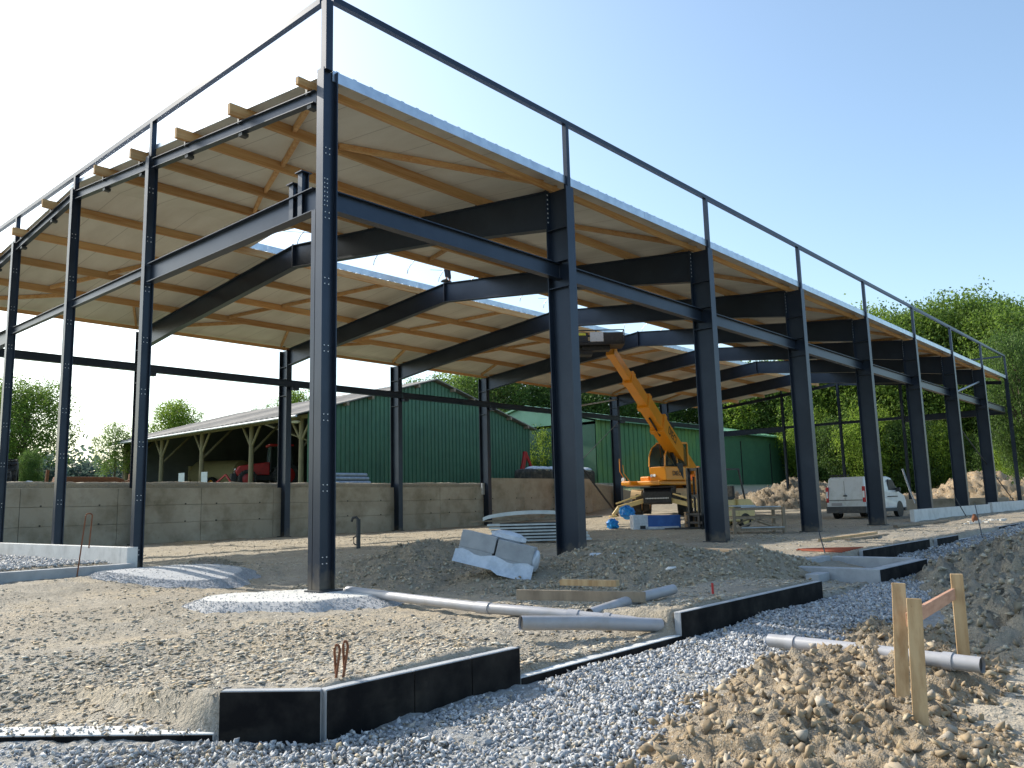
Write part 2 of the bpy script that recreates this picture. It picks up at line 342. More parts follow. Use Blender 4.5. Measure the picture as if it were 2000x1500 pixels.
def rand_rot(n, rg, tilt=1.0):
    a = rg.uniform(0, 2*np.pi, n); ax = rg.normal(size=(n, 3)); ax[:, 2] *= (1/tilt if tilt < 1 else 1); ax /= np.linalg.norm(ax, axis=1)[:, None]
    if tilt < 1:
        th = rg.normal(0, tilt*.6, n); hz = rg.uniform(0, 2*np.pi, n); ux, uy = np.cos(hz), np.sin(hz)
        Rt = np.zeros((n, 3, 3)); c_, s_ = np.cos(th), np.sin(th); C = 1-c_
        Rt[:, 0, 0] = c_+ux*ux*C; Rt[:, 0, 1] = ux*uy*C; Rt[:, 0, 2] = uy*s_; Rt[:, 1, 0] = ux*uy*C; Rt[:, 1, 1] = c_+uy*uy*C; Rt[:, 1, 2] = -ux*s_
        Rt[:, 2, 0] = -uy*s_; Rt[:, 2, 1] = ux*s_; Rt[:, 2, 2] = c_
        Rz = np.zeros((n, 3, 3)); Rz[:, 0, 0] = np.cos(a); Rz[:, 0, 1] = -np.sin(a); Rz[:, 1, 0] = np.sin(a); Rz[:, 1, 1] = np.cos(a); Rz[:, 2, 2] = 1
        return Rt @ Rz
    c_, s_ = np.cos(a), np.sin(a); C = 1-c_; x, y, z = ax.T
    M = np.stack([c_+x*x*C, x*y*C-z*s_, x*z*C+y*s_, y*x*C+z*s_, c_+y*y*C, y*z*C-x*s_, z*x*C-y*s_, z*y*C+x*s_, c_+z*z*C], -1)
    return M.reshape(n, 3, 3)
def scatter(name, P, size, cols, m_, templ=ROCK, tilt=1.0, parent=None, seed=1):
    rg = np.random.default_rng(seed); n = len(P); Vs = []; Fs = []; Cs = []; off = 0
    M = rand_rot(n, rg, tilt); ti = rg.integers(0, len(templ), n)
    for k, (tv, tf) in enumerate(templ):
        ix = np.where(ti == k)[0]
        if not len(ix): continue
        V = np.einsum('nij,kj->nki', M[ix], tv)*size[ix][:, None, None]+P[ix][:, None, :]
        Fs.append((tf[None]+(np.arange(len(ix))*len(tv))[:, None, None]+off).reshape(-1, 3)); Vs.append(V.reshape(-1, 3)); Cs.append(np.repeat(cols[ix], len(tv), 0)); off += V.shape[0]*V.shape[1]
    return npmesh(name, np.concatenate(Vs), np.concatenate(Fs), m_, parent, np.concatenate(Cs))
stone_m = mat('stone', (.4, .4, .4), .9, attr='col', noise=[(55, (.30, .28, .25), .55, .75, 4)], bump=(60, .3, .004))
def palette(n, rg, cols, wts, var=.16):
    i = rg.choice(len(cols), n, p=np.array(wts)/sum(wts)); return np.array(cols)[i]*rg.uniform(1-var, 1+var, n)[:, None]

# bluish crushed-stone bed along the foundation
def gravel_lower(x):      # lower edge (towards the camera) of the bed
    return np.interp(x, [-9, -3.6, -3.0, -2.0, -1.0, .3, 2, 6, 8, 14, 20, 30], [-10, -9.4, -7.6, -7.15, -6.95, -6.95, -6.9, -6.6, -6.3, -5.7, -5.6, -5.6])
rg = np.random.default_rng(3)
def gpts(x0, x1, n):
    x = rg.uniform(x0, x1, n); up_ = np.where((x > 7.75), -4.3, -5.80); up_ = np.where(x < -4.12, -5.82-(x+4.12)*1.33, up_); lo = gravel_lower(x)+.35*(fbm(x, x*0, 1.5, 3, 40)-.5)
    y = lo+(up_-lo)*rg.random(n)**.9
    return x, y
gx, gy = [], []
for a, b, n in ((-6.6, -4.5, 19000), (-4.5, -2.5, 21000), (-2.5, 1, 19000), (1, 5, 11000), (5, 12, 9000), (12, 26, 6000)):
    q, t = gpts(a, b, n); gx.append(q); gy.append(t)
gx = np.concatenate(gx); gy = np.concatenate(gy)
bank = .06*ss(-1.0, 1.5, gx)*ss(-7.2, -6, gy)
near = np.clip((gx+8)/30, 0, 1)
gs = rg.uniform(.010, .024, len(gx))*np.where(rg.random(len(gx)) < .12, 1.45, 1)*(1+near*1.3)
gz = base_g(gx, gy)+bank+rg.uniform(-.03, .015, len(gx))+(fbm(gx, gy, 1.2, 3, 44)-.5)*.09
gc = palette(len(gx), rg, [(.41, .42, .43), (.30, .315, .335), (.56, .56, .55), (.44, .36, .25), (.19, .20, .21), (.36, .33, .28)], [5, 4, 3, .8, 1.6, 1])
o = scatter('gravel', np.stack([gx, gy, gz], -1), gs, gc, stone_m, ANG, seed=5); tag(o, 'bed of blue grey crushed stone along the outside of the foundation', 'gravel', kind='stuff')
# loose chips on the trampled earth
n = 64000; x = -8.5+rg.random(n)**1.15*14; y = -5.65+rg.random(n)**1.5*12; ok = (fbm(x, y, .9, 3, 60) > .34+.2*rg.random(n)) & ((x+4.0)*(-.8)+(y+5.62)*(-.6) < -.12); x = x[ok]; y = y[ok]
xe = rg.uniform(-6.5, -1.5, 17000); ye = rg.uniform(-5.6, -1.5, 17000); ok = ((xe+4.0)*(-.8)+(ye+5.62)*(-.6) < -.12); x = np.concatenate([x, xe[ok]]); y = np.concatenate([y, ye[ok]])
xe = rg.uniform(-.5, 34, 34000); ye = rg.uniform(-4, 19, 34000); ok = (rg.random(len(xe)) < .9-xe/60); x = np.concatenate([x, xe[ok]]); y = np.concatenate([y, ye[ok]])
x2 = rg.uniform(-5, 4, 5000); y2 = rg.uniform(-9.6, -7.4, 5000); ok = (y2 < gravel_lower(x2)-.1); x2 = x2[ok]; y2 = y2[ok]
x = np.concatenate([x, x2]); y = np.concatenate([y, y2]); n = len(x)
s_ = .005+.034*rg.random(n)**7+.008*rg.random(n)+.012*rg.random(n)*ss(2, 10, x)
cc = palette(n, rg, [(.47, .42, .33), (.38, .345, .28), (.56, .51, .41), (.30, .24, .165), (.45, .35, .22), (.27, .25, .22)], [4, 3, 1.6, 2.2, 2, 1.5])
o = scatter('loose_stones', np.stack([x, y, ground(x, y)+s_*.15], -1), s_, cc, stone_m, CHIP, tilt=.35, seed=8); tag(o, 'small flat stone chips strewn over the trampled earth', 'stones', kind='stuff')
# gravel inside the low yard left of the hall, beside the white plinth
n = 5000; x = rg.uniform(-3.6, -.15, n); y = rg.uniform(6.0, 12, n)
o = scatter('yard_gravel', np.stack([x, y, ground(x, y)+.03], -1), rg.uniform(.025, .055, n), palette(n, rg, [(.46, .46, .46), (.38, .39, .40), (.54, .52, .48)], [3, 2, 1]), stone_m, seed=9)
tag(o, 'grey pebbles filling the strip in front of the white plinth', 'gravel', kind='stuff')

# earth heaps -----------------------------------------------------------------
def heap(name, label, blobs, x0, x1, y0, y1, st, cbase, cclod, nclod, smin, smax, lump=.05, seed=0, flo=-.03, pw=6, side=None):
    xs_ = np.arange(x0, x1, st); ys_ = np.arange(y0, y1, st); X, Y = np.meshgrid(xs_, ys_, indexing='ij'); X = X.ravel(); Y = Y.ravel()
    def hh(X, Y):
        h = 0*X
        for b in blobs: h = np.maximum(h, mound(X, Y, *b))
        return h
    h = hh(X, Y); g = base_g(X, Y)
    Z = g+flo*2+h*(1+.5*(fbm(X, Y, 2.2, 3, seed+70)-.5))+np.minimum(h*4, 1)*(lump*(fbm(X, Y, 5, 3, seed+50)-.5)*2+lump*.7*(fbm(X, Y, 18, 2, seed+55)-.5)*2)
    I = np.arange(len(X)).reshape(len(xs_), len(ys_)); F = np.stack([I[:-1, :-1], I[1:, :-1], I[1:, 1:], I[:-1, 1:]], -1).reshape(-1, 4)
    keep = (h[F] > 0).any(1); F = F[keep]; used = np.unique(F); mp = -np.ones(len(X), int); mp[used] = np.arange(len(used)); F = mp[F]
    k = fbm(X, Y, 3, 3, seed+80); C = mixc(np.tile(np.array(cbase), (len(X), 1)), np.array(cclod[0])*.9, ss(.4, .65, k)*.7)
    cx = float(np.mean(X[used])); cy = float(np.mean(Y[used])); zb = float(base_g(cx, cy))
    V = np.stack([X-cx, Y-cy, Z-zb], -1)[used]
    o = npmesh(name, V, F, earth, attrs=C[used], smooth=True); o.location = (cx, cy, zb); tag(o, label, 'earth heap')
    rg = np.random.default_rng(seed+5); px = rg.uniform(x0, x1, nclod*3); py = rg.uniform(y0, y1, nclod*3); ph = hh(px, py)
    ok = ph+.02*rg.random(len(px)) > .02; px = px[ok][:nclod]; py = py[ok][:nclod]; ph = ph[ok][:nclod]
    s_ = smin+(smax-smin)*rg.random(len(px))**pw
    pz = base_g(px, py)+flo*2+ph*(1+.5*(fbm(px, py, 2.2, 3, seed+70)-.5))+np.minimum(ph*4, 1)*(lump*(fbm(px, py, 5, 3, seed+50)-.5)*2+lump*.7*(fbm(px, py, 18, 2, seed+55)-.5)*2)+s_*.2
    cc = palette(len(px), rg, cclod, [3]+[1.5]*(len(cclod)-1))
    scatter('clods', np.stack([px-cx, py-cy, pz-zb], -1), s_, cc, stone_m, ANG, parent=o, seed=seed+6)['kind'] = 'stuff'
    return o
brown = [(.34, .285, .20), (.39, .335, .24), (.27, .225, .155), (.44, .40, .31)]
yel = [(.33, .25, .155), (.29, .22, .13), (.44, .36, .24), (.22, .165, .10), (.38, .33, .26)]
heap('earth_heap', 'brown grey earth heap just right of the corner post, behind the long grey pipe', [(4.2, 2.3, 1.5, 2.1, .47, .1), (2.6, 1.2, 2.4, 1.9, .3, .6), (3.4, -.8, 2.2, 2.2, .22)], .0, 7.2, -3.8, 4.8, .05, (.30, .25, .175), brown, 13000, .008, .055, .06, 1)
heap('earth_heap', 'brown clod heap with small white stones at the foot of the first big column', [(4.6, -2.3, 2.0, 1.7, .50, -.9), (3.2, -3.3, 2.0, 1.3, .3, -.8), (5.2, -4.0, 1.7, 1.0, .33, 0)], .8, 8, -5.3, .4, .05, (.31, .26, .18), brown, 16000, .008, .06, .06, 2)
heap('earth_heap', 'yellowish rubble heap in the foreground with wooden stakes driven into it', [(-.1, -7.65, 1.9, .95, .24, .1), (-2.0, -7.95, 1.8, 1.25, .2, .2), (-2.9, -7.8, 1.3, .9, .15), (-.9, -7.25, 1.2, .6, .2), (1.2, -7.3, 1.0, .7, .22, .2), (-3.4, -8.5, 1.5, 1.15, .17, .2)], -5.2, 3, -9.9, -6.4, .03, (.30, .225, .14), yel+[(.25, .19, .12), (.28, .21, .13)], 23000, .004, .066, .135, 3, pw=13)
heap('earth_heap', 'large shaded grey brown spoil mound at the right edge beyond the stakes', [(8.5, -7.3, 5.5, 1.9, .62, .12), (3.8, -8.3, 3.0, 1.3, .40, .1), (13, -7.2, 6, 2.2, .55)], 1, 19, -11, -5.0, .07, (.29, .255, .19), brown+[(.36, .33, .25)], 21000, .010, .075, .26, 4)
heap('earth_heap', 'low brown sand heap against the foot of the second big column', [(12.8, -.6, 1.5, 1.1, .22)], 10.5, 15, -2.2, 1, .07, (.30, .27, .21), brown, 900, .015, .05, .02, 6)
heap('spoil_heap', 'grey and orange spoil heap in front of the dark end of the long green shed', [(50, 13.5, 6, 4.5, 2.0, -.6), (46, 14, 4, 3, 1.2)], 40, 60, 7, 20, .2, (.27, .21, .14), yel, 3500, .025, .10, .3, 7)
heap('spoil_heap', 'orange rubble heap between the far columns in front of the wood', [(60, 4.2, 6, 4, 2.0, -.6), (54, 7.5, 5, 2.5, .9, -.5)], 46, 70, -4, 14, .22, (.36, .245, .13), yel, 3500, .03, .11, .35, 8)
heap('spoil_heap', 'low orange bank right of the far columns by the plinth end', [(54, -1.5, 5, 2.2, .7, 0)], 47, 62, -5, 3, .2, (.36, .24, .12), yel, 1500, .04, .13, .25, 9)
heap('straw_patch', 'small ochre straw and soil patch at the foot of the rear wall', [(7.2, 17.6, 1.5, .6, .16)], 5, 9.5, 16.5, 18.8, .08, (.32, .25, .13), yel[:3], 300, .02, .05, .02, 12)
heap('dirt_pile', 'dark rusty pile of scrap earth right of the first gable post', [(1.5, 6.0, .9, .7, .2)], .4, 3, 4.8, 7, .05, (.22, .20, .17), brown, 900, .012, .05, .05, 14)
# pale fine-gravel cones at the feet of the two nearest posts
def cone(name, label, blobs, x0, x1, y0, y1, top, sidec, seed):
    st = .03; xs_ = np.arange(x0, x1, st); ys_ = np.arange(y0, y1, st); X, Y = np.meshgrid(xs_, ys_, indexing='ij'); X = X.ravel(); Y = Y.ravel(); h = 0*X
    for b in blobs: h = np.maximum(h, np.minimum(mound(X, Y, *b), b[4]*.42))
    Z = base_g(X, Y)-.02+h+.01*(fbm(X, Y, 14, 3, seed)-.5)
    I = np.arange(len(X)).reshape(len(xs_), len(ys_)); F = np.stack([I[:-1, :-1], I[1:, :-1], I[1:, 1:], I[:-1, 1:]], -1).reshape(-1, 4)
    F = F[(h[F] > 0).any(1)]; used = np.unique(F); mp = -np.ones(len(X), int); mp[used] = np.arange(len(used)); F = mp[F]
    t = ss(.93, 1.0, h/(max(b[4] for b in blobs)*.42)); C = mixc(np.tile(np.array(sidec), (len(X), 1)), top, t)
    o = npmesh(name, np.stack([X, Y, Z], -1)[used], F, earth_w, attrs=C[used], smooth=True); return tag(o, label, 'footing')
earth_w = mat('fine_gravel', (.5, .5, .5), .95, attr='col', noise=[(120, (.3, .3, .3), .58, .75, 4)], bump=[(140, .9, .012)])
cone('gravel_footing', 'pale concrete topped gravel cone under the tall corner post', [(-.38, -.08, 1.5, 1.0, .32, -.85, 2.2)], -3, 1.5, -3, 2, (.66, .65, .61), (.43, .43, .43), 90)
cone('gravel_footing', 'low grey gravel spill at the foot of the first gable post', [(.2, 4.6, 1.3, 1.5, .26, .3, 2)], -1.8, 2.5, 2.6, 5.6, (.48, .49, .5), (.38, .39, .41), 92)
# a few bigger rocks one can point at
def rock(lab, x, y, s, c_, z=None, tm=3):
    tv, tf = ROCK[tm]; o = npmesh('rock', tv*s, tf, stone_m, attrs=np.tile(np.array(c_), (len(tv), 1))); o.location = (x, y, (float(ground(x, y)) if z is None else z)+s*.25); o.rotation_euler = (.2, .1, x*3); return tag(o, lab, 'rock')
rock('pale flat rock on the trampled earth left of the black wall', -5.02, -4.1, .07, (.62, .56, .48), tm=1)
rock('small pointed ochre rock lying against the joint of the black foundation wall', -4.1, -5.95, .045, (.58, .44, .25), z=-.26, tm=2)
rock('light grey boulder at the foot of the right-hand stake', -1.15, -7.8, .085, (.50, .44, .34), z=-.33, tm=4)
rock('round brown boulder among rubble at the lower right of the heap', -2.6, -8.45, .09, (.36, .29, .2), z=-.3, tm=5)
rock('white stone on the near flank of the brown clod heap', 2.9, -3.9, .09, (.66, .66, .65), z=.12, tm=6)

# ------------------------------------------------------------------ the steel hall
RY = 9.85
def zt(y): return 7.55+(8.62-7.55)*y/RY if y <= RY else 7.65+(8.62-7.65)*(W-y)/(W-RY)   # top of rafters = underside of purlins
hall = thing('steel_hall', 'unfinished dark blue steel hall with orange purlins and roof panels', 'building', (0, 0, 0), world=True)
def col_(k, y, s):      # s=+1: column stands inwards (+y) of y ; -1: rear
    top = zt(.3)-.02 if s > 0 else zt(W-.3)-.02
    c_ = MB(); x = 6*k
    yc = y+s*.18
    c_.isec((x, yc, -.15), (x, yc, top), .56, .25, up=(0, 1, 0), tw=.014, tf=.02)
    o = c_.build('column', steel, hall)
    for z in ((5.45, 6.0, 6.7) if s > 0 else (5.75, 6.45, 6.95)):
        d = MB(); d.box((x, yc, z), (.226, .516, .016)); d.build('stiffener', steel, o)
    d = MB(); d.box((x, yc, .012), (.34, .66, .03)); d.build('base_plate', steel_raw, o)
    return o
for k in range(1, 8): col_(k, 0, 1); col_(k, W, -1)
def rafter(k):
    x = 6*k; yi = .465; ye = W-.465; o = None; mb = MB(); D = .66
    # top line points and bottom line points (haunched at both eaves)
    st = [(yi, .84), (yi+3.5, .70), (RY, D), (ye-2.0, D), (ye, D+.04)]
    top = [(y, zt(y)) for y, d in st]; bot = [(y, zt(y)-d) for y, d in st]
    t = .008
    for i in range(4):
        (a, za), (b, zb) = top[i], top[i+1]; (_, wa), (_, wb) = bot[i], bot[i+1]; f = .018
        def quad(y0, z0, y1, z1, z2, z3, h):   # slab between x-h and x+h
            vs = [(x+q*h, yy, zz) for q in (-1, 1) for yy, zz in ((y0, z0), (y1, z1), (y1, z2), (y0, z3))]
            mb.add(vs, [(0, 1, 2, 3), (7, 6, 5, 4), (0, 4, 5, 1), (1, 5, 6, 2), (2, 6, 7, 3), (3, 7, 4, 0)])
        quad(a, za-f, b, zb-f, wb+f, wa+f, t); quad(a, za, b, zb, zb-f, za-f, .1); quad(a, wa+f, b, wb+f, wb, wa, .1)
    o = mb.build('rafter', steel, hall)
    s = MB(); s.box((x, RY, zt(RY)-D/2+.01), (.206, .02, D+.03)); s.build('ridge_plate', steel, o)
    b = MB()
    for y0, y1, d in ((yi, yi, 0),):
        for q in range(7):
            b.box((x-.075, yi-.012, zt(.5)-.1-q*.1), (.03, .03, .03))
    b.build('bolt_row', bolt_and_hole_light, o)
PUR = [.38, 2.42, 4.35, 6.3, 8.1, 11.16, 13.2, 15.1, 17.1, 19.48]
for k in range(1, 8): rafter(k)
# gable posts of both ends
GY = [0.0, 5.88, 9.8, 13.7, W]
def gpost(x, y, i):
    corner = i in (0, 4)
    d, b = (.27, .17) if corner else (.20, .14)
    top = zt(min(max(y, .2), W-.2))+(.2 if corner else .0); mb = MB()
    yy = y+(.0 if i == 0 else -.12 if i == 4 else 0); x_ = x; x = x+(.03 if corner else 0)
    mb.isec((x, yy, -.25 if i == 0 else -.1), (x, yy, top), d, b, up=(1, 0, 0), tw=.012, tf=.018)
    o = mb.build('gable_post', steel, hall)
    bt = MB(); z = .35
    while z < top-.4:
        for u in (-.05, .05):
            for v in (-.045, .045): bt.box((x+u*.7, yy-.012, z+v), (.014, .012, .014))
        z += 1.02
    if corner and x_ == 0:
        for q in range(7):
            for u in (-.05, .0, ): bt.box((x+u, yy-.012, 5.6+q*.07), (.014, .012, .014))
    bt.build('bolt_hole_light', bolt_and_hole_light, o)  # pale boxes stand in for daylight showing through the holes
    p = MB(); p.box((x, yy, -.065 if (corner and i == 0 and x_ == 0) else .012), (.42 if corner else .32, .34, .025)); p.build('base_plate', steel_raw, o)
    return o
for i, y in enumerate(GY): gpost(0, y, i); gpost(48, y, i)
# second slim post beside the corner carrying the head beam
m_ = MB(); m_.isec((-.03, .17, -.1), (-.03, .17, 5.55), .12, .10, up=(1, 0, 0), tw=.008, tf=.01); m_.build('prop_post', steel, hall)
# gable rafters
for x in (0, 48):
    mb = MB()
    for a, b in ((.24, GY[1]-.1), (GY[1]+.1, RY-.1), (RY+.1, GY[3]-.1), (GY[3]+.1, W-.24)):
        mb.isec((x, a, zt(a)-.15), (x, b, zt(b)-.15), .2, .12, tw=.01, tf=.012)
    o = mb.build('gable_rafter', steel, hall)
# parapet rail and its stub posts
PZ = 8.98
for k in range(1, 9):
    m_ = MB(); m_.bar((6*k, -.04, zt(.1)-.02), (6*k, -.04, PZ-.05), .1, .1); m_.build('parapet_post', steel, hall)
for i, y in enumerate(GY):
    for x in (0, 48):
        if x == 48 and i == 0: continue
        m_ = MB(); yy = -.02 if i == 0 else (W-.06 if i == 4 else y); w_ = .13 if i == 0 else .1
        m_.bar((x, yy, zt(min(y+.1, W-.1))+(.2 if i in (0, 4) else 0)), (x, yy, PZ-.05), w_, w_); m_.build('parapet_post', steel, hall)
for k in range(8):
    m_ = MB(); m_.bar((6*k+.066 if k == 0 else 6*k+.0, -.04, PZ), (6*k+6, -.04, PZ), .1, .1); m_.build('parapet_rail', steel, hall)
for x in (0, 48):
    for a, b in zip(GY[:-1], GY[1:]):
        m_ = MB(); m_.bar((x, a+(.115 if a == 0 else 0), PZ), (x, b, PZ), .1, .1); m_.build('parapet_rail', steel, hall)
# head beams along the long front, gable head beams, rear rail
for k in range(8):
    m_ = MB(); x0 = 6*k+(.19 if k == 0 else .02); m_.isec((x0, .24, 5.80), (6*k+5.98, .24, 5.80), .33, .17, tw=.012, tf=.016)
    if k > 0: m_.box((6*k+.2, .24, 5.585), (.3, .2, .09))
    m_.build('head_beam', steel, hall)
for x in (0, 48):
    for a, b, h, wd in ((.24, GY[1]-.1, .38, .18), (GY[1]+.1, GY[2]-.1, .18, .1), (GY[2]+.1, GY[3]-.1, .18, .1), (GY[3]+.1, W-.24, .38, .18)):
        m_ = MB(); m_.isec((x+.02, a, 5.94-h/2), (x+.02, b, 5.94-h/2), h, wd, tw=.01, tf=.014); m_.build('gable_beam', steel, hall)
# stub brackets standing on the first gable beam
for y, h in ((.60, .34), (.84, .21)):
    m_ = MB(); m_.isec((.02, y, 5.94-.37), (.02, y, 5.94+h), .13, .11, up=(1, 0, 0), tw=.012, tf=.014); m_.box((.02, y, 5.94+h+.008), (.2, .18, .016)); m_.build('bracket_stub', steel, hall)
for k in range(8):
    m_ = MB(); m_.isec((6*k+.01, W-.62, 6.22), (6*k+5.99, W-.62, 6.22), .27, .2, tw=.01, tf=.016)
    m_.box((6*k+.16, W-.62, 6.02), (.3, .22, .12)); m_.build('rear_rail', steel, hall)
# purlins (timber), per bay; the first bay's ends stick out past the gable
for y in PUR:
    for k in range(8):
        z = zt(y)+.10; x0 = 6*k+.004; x1 = 6*k+5.996
        if k == 0: x0 = -.27
        if k == 7: x1 = 48.3
        hh = .12 if y in (.38, 19.48) else .20
        m_ = MB(); m_.bar((x0, y, z-(.2-hh)/2), (x1, y, z-(.2-hh)/2), .075, hh)
        o = m_.build('purlin', timber, hall)
        m_ = MB(); xc = 6*k+5.93 if k < 7 else 47.9
        if k == 0: m_.box((.02, y+.065, zt(y)+.035), (.15, .05, .22)); m_.box((.02, y, zt(y)-.29), (.13, .11, .06))
        m_.box((xc, y+.065, zt(y)+.085), (.1, .05, .17)); m_.build('cleat', steel_raw, o)
# bracing timbers in the roof plane
def brace(xa, ya, xb, yb):
    m_ = MB(); m_.bar((xa, ya, zt(ya)+.14), (xb, yb, zt(yb)+.14), .07, .11); m_.build('roof_brace', timber, hall)
for k in range(8):
    X0 = 6*k
    brace(X0+.2, .42, X0+1.0, 2.36); brace(X0+2.0, 2.36, X0+5.8, .44)
    for a, b, xx in ((2.47, 4.3, 1.2), (4.4, 6.25, 2.0), (6.35, 8.05, 2.8)): brace(X0+xx, a, X0+xx+.8, b)
    for a, b, xx in ((11.25, 13.1, 4.6), (13.3, 15.0, 3.7), (15.2, 17.0, 2.8)): brace(X0+xx, a, X0+xx-.8, b)
    brace(X0+4.6, 17.15, X0+5.7, 19.4); brace(X0+.3, 19.4, X0+3.0, 17.15)
# roof panels: profiled sheet outside, flat pale underside
def panel(name, x0, x1, ya, yb):
    px = [x0]; x = x0
    prof = [(x0, 0)]
    n = int((x1-x0)/.333)
    for i in range(n):
        a = x0+.333*i; prof += [(a+.10, 0), (a+.13, .038), (a+.19, .038), (a+.22, 0)]
    prof.append((x1, 0)); zo = lambda y: zt(y)+.205
    V = []; F = []
    for (px_, h) in prof:
        for y in (ya, yb): V += [(px_, y, zo(y)), (px_, y, zo(y)+.05+h)]
    for i in range(len(prof)-1):
        a, b = 4*i, 4*i+4
        F += [(a, b, b+2, a+2), (a+1, a+3, b+3, b+1), (a, a+1, b+1, b), (a+2, b+2, b+3, a+3)]
    mb = MB(); mb.add(V, F); o = mb.build(name, panelm, hall); o.data.materials.append(galv)
    for p in o.data.polygons:
        if p.center.z+ORG[hall.name].z > zo(p.center.y)+.04: p.material_index = 1
    return o
for k in range(8):
    xa = 6*k if k else .06; xb = 6*k+6 if k < 7 else 48.25
    if k == 0:
        panel('roof_panel', xa, 5.3, .0, RY); panel('roof_panel', xa, 5.3, RY, W+.25)
        panel('roof_panel', 5.3, 6, .0, 8.18); panel('roof_panel', 5.3, 6, 11.24, W+.25)
    else:
        panel('roof_panel', xa, xb, .0, 8.18); panel('roof_panel', xa, xb, 11.24, W+.25)
# galvanised upstands of the ridge opening and hoops over it
for y, s in ((8.12, 1), (11.30, -1)):
    for k in range(8):
        xa = 5.3 if k == 0 else 6*k+.003; m_ = MB(); m_.box(((xa+6*k+6)/2, y, zt(y)+.39), (6*k+6-xa-.004, .012, .20)); m_.box(((xa+6*k+6)/2, y-s*.09, zt(y)+.302), (6*k+6-xa-.004, .16, .012)); m_.build('skylight_upstand', galv, hall)
x = 5.5; i = 0
while x < 47.9:
    m_ = MB(); pts = [(x, 9.71+1.56*math.cos(t), zt(8.6)+.68+.62*math.sin(t)) for t in np.linspace(0, math.pi, 13)]
    m_.tube(pts, .016, 6); m_.build('skylight_hoop', galv_dull, hall); x += 1.5; i += 1
m_ = MB()
for k in range(8):
    a = 5.5 if k == 0 else 6*k+.3
    m_.tube([(a, 8.2, 9.1), (6*k+5.6, RY+.9, 9.7)], .008, 5); m_.tube([(a, RY+1.1, 9.4), (6*k+5.6, RY-.6, 9.85)], .008, 5)
m_.tube([(5.5, RY, 9.90), (47.5, RY, 9.90)], .010, 5); m_.build('skylight_wires', steel_raw, hall)
# eave flashing, one strip per bay, and the ridge strip of the gable verge
for k in range(8):
    x0 = 6*k+(.0 if k else .10); m_ = MB()
    for a, b, zz in ((x0+.002, 6*k+3.0, 0), (6*k+2.98, 6*k+6, .004)):
        vs = []
        for xx in (a, b): vs += [(xx, -.03-zz, zt(0)+.08), (xx, -.03-zz, zt(0)+.258), (xx, .25, zt(.25)+.262), (xx, .25, zt(.25)+.256), (xx, -.02-zz, zt(0)+.250), (xx, -.02-zz, zt(0)+.08)]
        n = 6; m_.add(vs, [(i, (i+1) % n, n+(i+1) % n, n+i) for i in range(n)]+[tuple(range(n)), tuple(range(n, 2*n))])
    o = m_.build('eave_flashing', galv, hall)
m_ = MB()
for a, b in ((0.02, RY), (RY, W+.22)): m_.bar((.045, a, zt(a)+.235), (.045, b, zt(min(b, W+.2))+.235), .02, .09)
m_.build('verge_trim', galv, hall)
# wind bracing of the sixth bay and rods
m_ = MB(); m_.tube([(42, .2, 6.9), (36.1, .2, 5.75)], .05, 6); m_.build('bracing_rod', galv_dull, hall)
m_ = MB(); m_.tube([(36.1, .25, 4.6), (47.8, .25, .5)], .03, 6); m_.build('bracing_rod', steel_raw, hall)
m_ = MB(); m_.tube([(35.9, W-.5, 6.0), (30.2, W-.5, 2.5)], .02, 6); m_.build('bracing_rod', steel_raw, hall)
m_ = MB(); m_.tube([(30.15, W-.5, 6.45), (35.85, W-.5, 7.45)], .05, 6); m_.build('bracing_rod', galv_dull, hall)
m_ = MB()
for y, z in ((3.0, 6.3), (6.5, 4.4), (12.5, 5.2)): m_.bar((48, y, z), (48, y+.01, z), .06, .06)
m_.build('far_gable_rails', steel, hall)

# prop leaning inside the hall
m_ = MB(); m_.tube([(27.6, 17.2, 4.3), (29.6, 15.2, .28)], .05, 8); o = m_.build('leaning_prop', blackm); tag(o, 'thin black steel prop leaning beside the telescopic handler', 'prop')
m_ = MB(); m_.tube([(47, 5.9, 2.6), (46.4, 5.4, 1.2)], .06, 8); m_.tube([(46.4, 5.4, 1.2), (46.1, 5.1, .5)], .045, 8); o = m_.build('adjustable_prop', galv_dull); tag(o, 'galvanised push-pull prop standing beyond the sixth big column', 'prop')

# ------------------------------------------------------------------ walls and plinths
rw = thing('retaining_wall', 'stained concrete retaining wall with panel joints behind the hall', 'wall', (12, W, 0), world=True)
def wallseg(x0, x1, z1):
    n = int((x1-x0)/2.97); L = (x1-x0)/n
    for i in range(n):
        for j, (za, zb) in enumerate(((-.2, .72), (.728, 1.36), (1.368, z1))):
            m_.box((x0+L*(i+.5), W+.10+.004*((i+j) % 2), (za+zb)/2), (L-.012, .2, zb-za))
            for q in (.2, .8):
                if j: h_.box((x0+L*(i+q), W-.006, za+.03), (.05, .02, .05))
    m_.box(((x0+x1)/2, W+.13, (z1-.2)/2-.02), (x1-x0-.02, .14, z1+.1))
m_ = MB(); h_ = MB(); wallseg(-10, 24, 1.98); o = m_.build('wall_panels', conc, rw, bevel=.01); h_.build('tie_holes', blackm, o)
m_ = MB(); h_ = MB(); wallseg(24.05, 33.5, 2.46); o = m_.build('raised_wall_panels', conc, rw); h_.build('tie_holes', blackm, o)
m_ = MB(); m_.box((23.93, W-.04, 1.9), (.22, .1, .6)); m_.build('end_cap', conc_white, rw)
def simple(name, label, cat, mb, m, bevel=0, group=None, smooth=False):
    o = mb.build(name, m, bevel=bevel, smooth=smooth); return tag(o, label, cat, group)
gp = thing('plinth_wall', 'whitewashed low concrete plinth along the gable between the steel posts', 'wall', (0, 8, 0), world=True)
m_ = MB(); m_.box((-.16, 13, .12), (.14, 13.9, .68)); m_.build('plinth_face', conc_white, gp, bevel=.01)
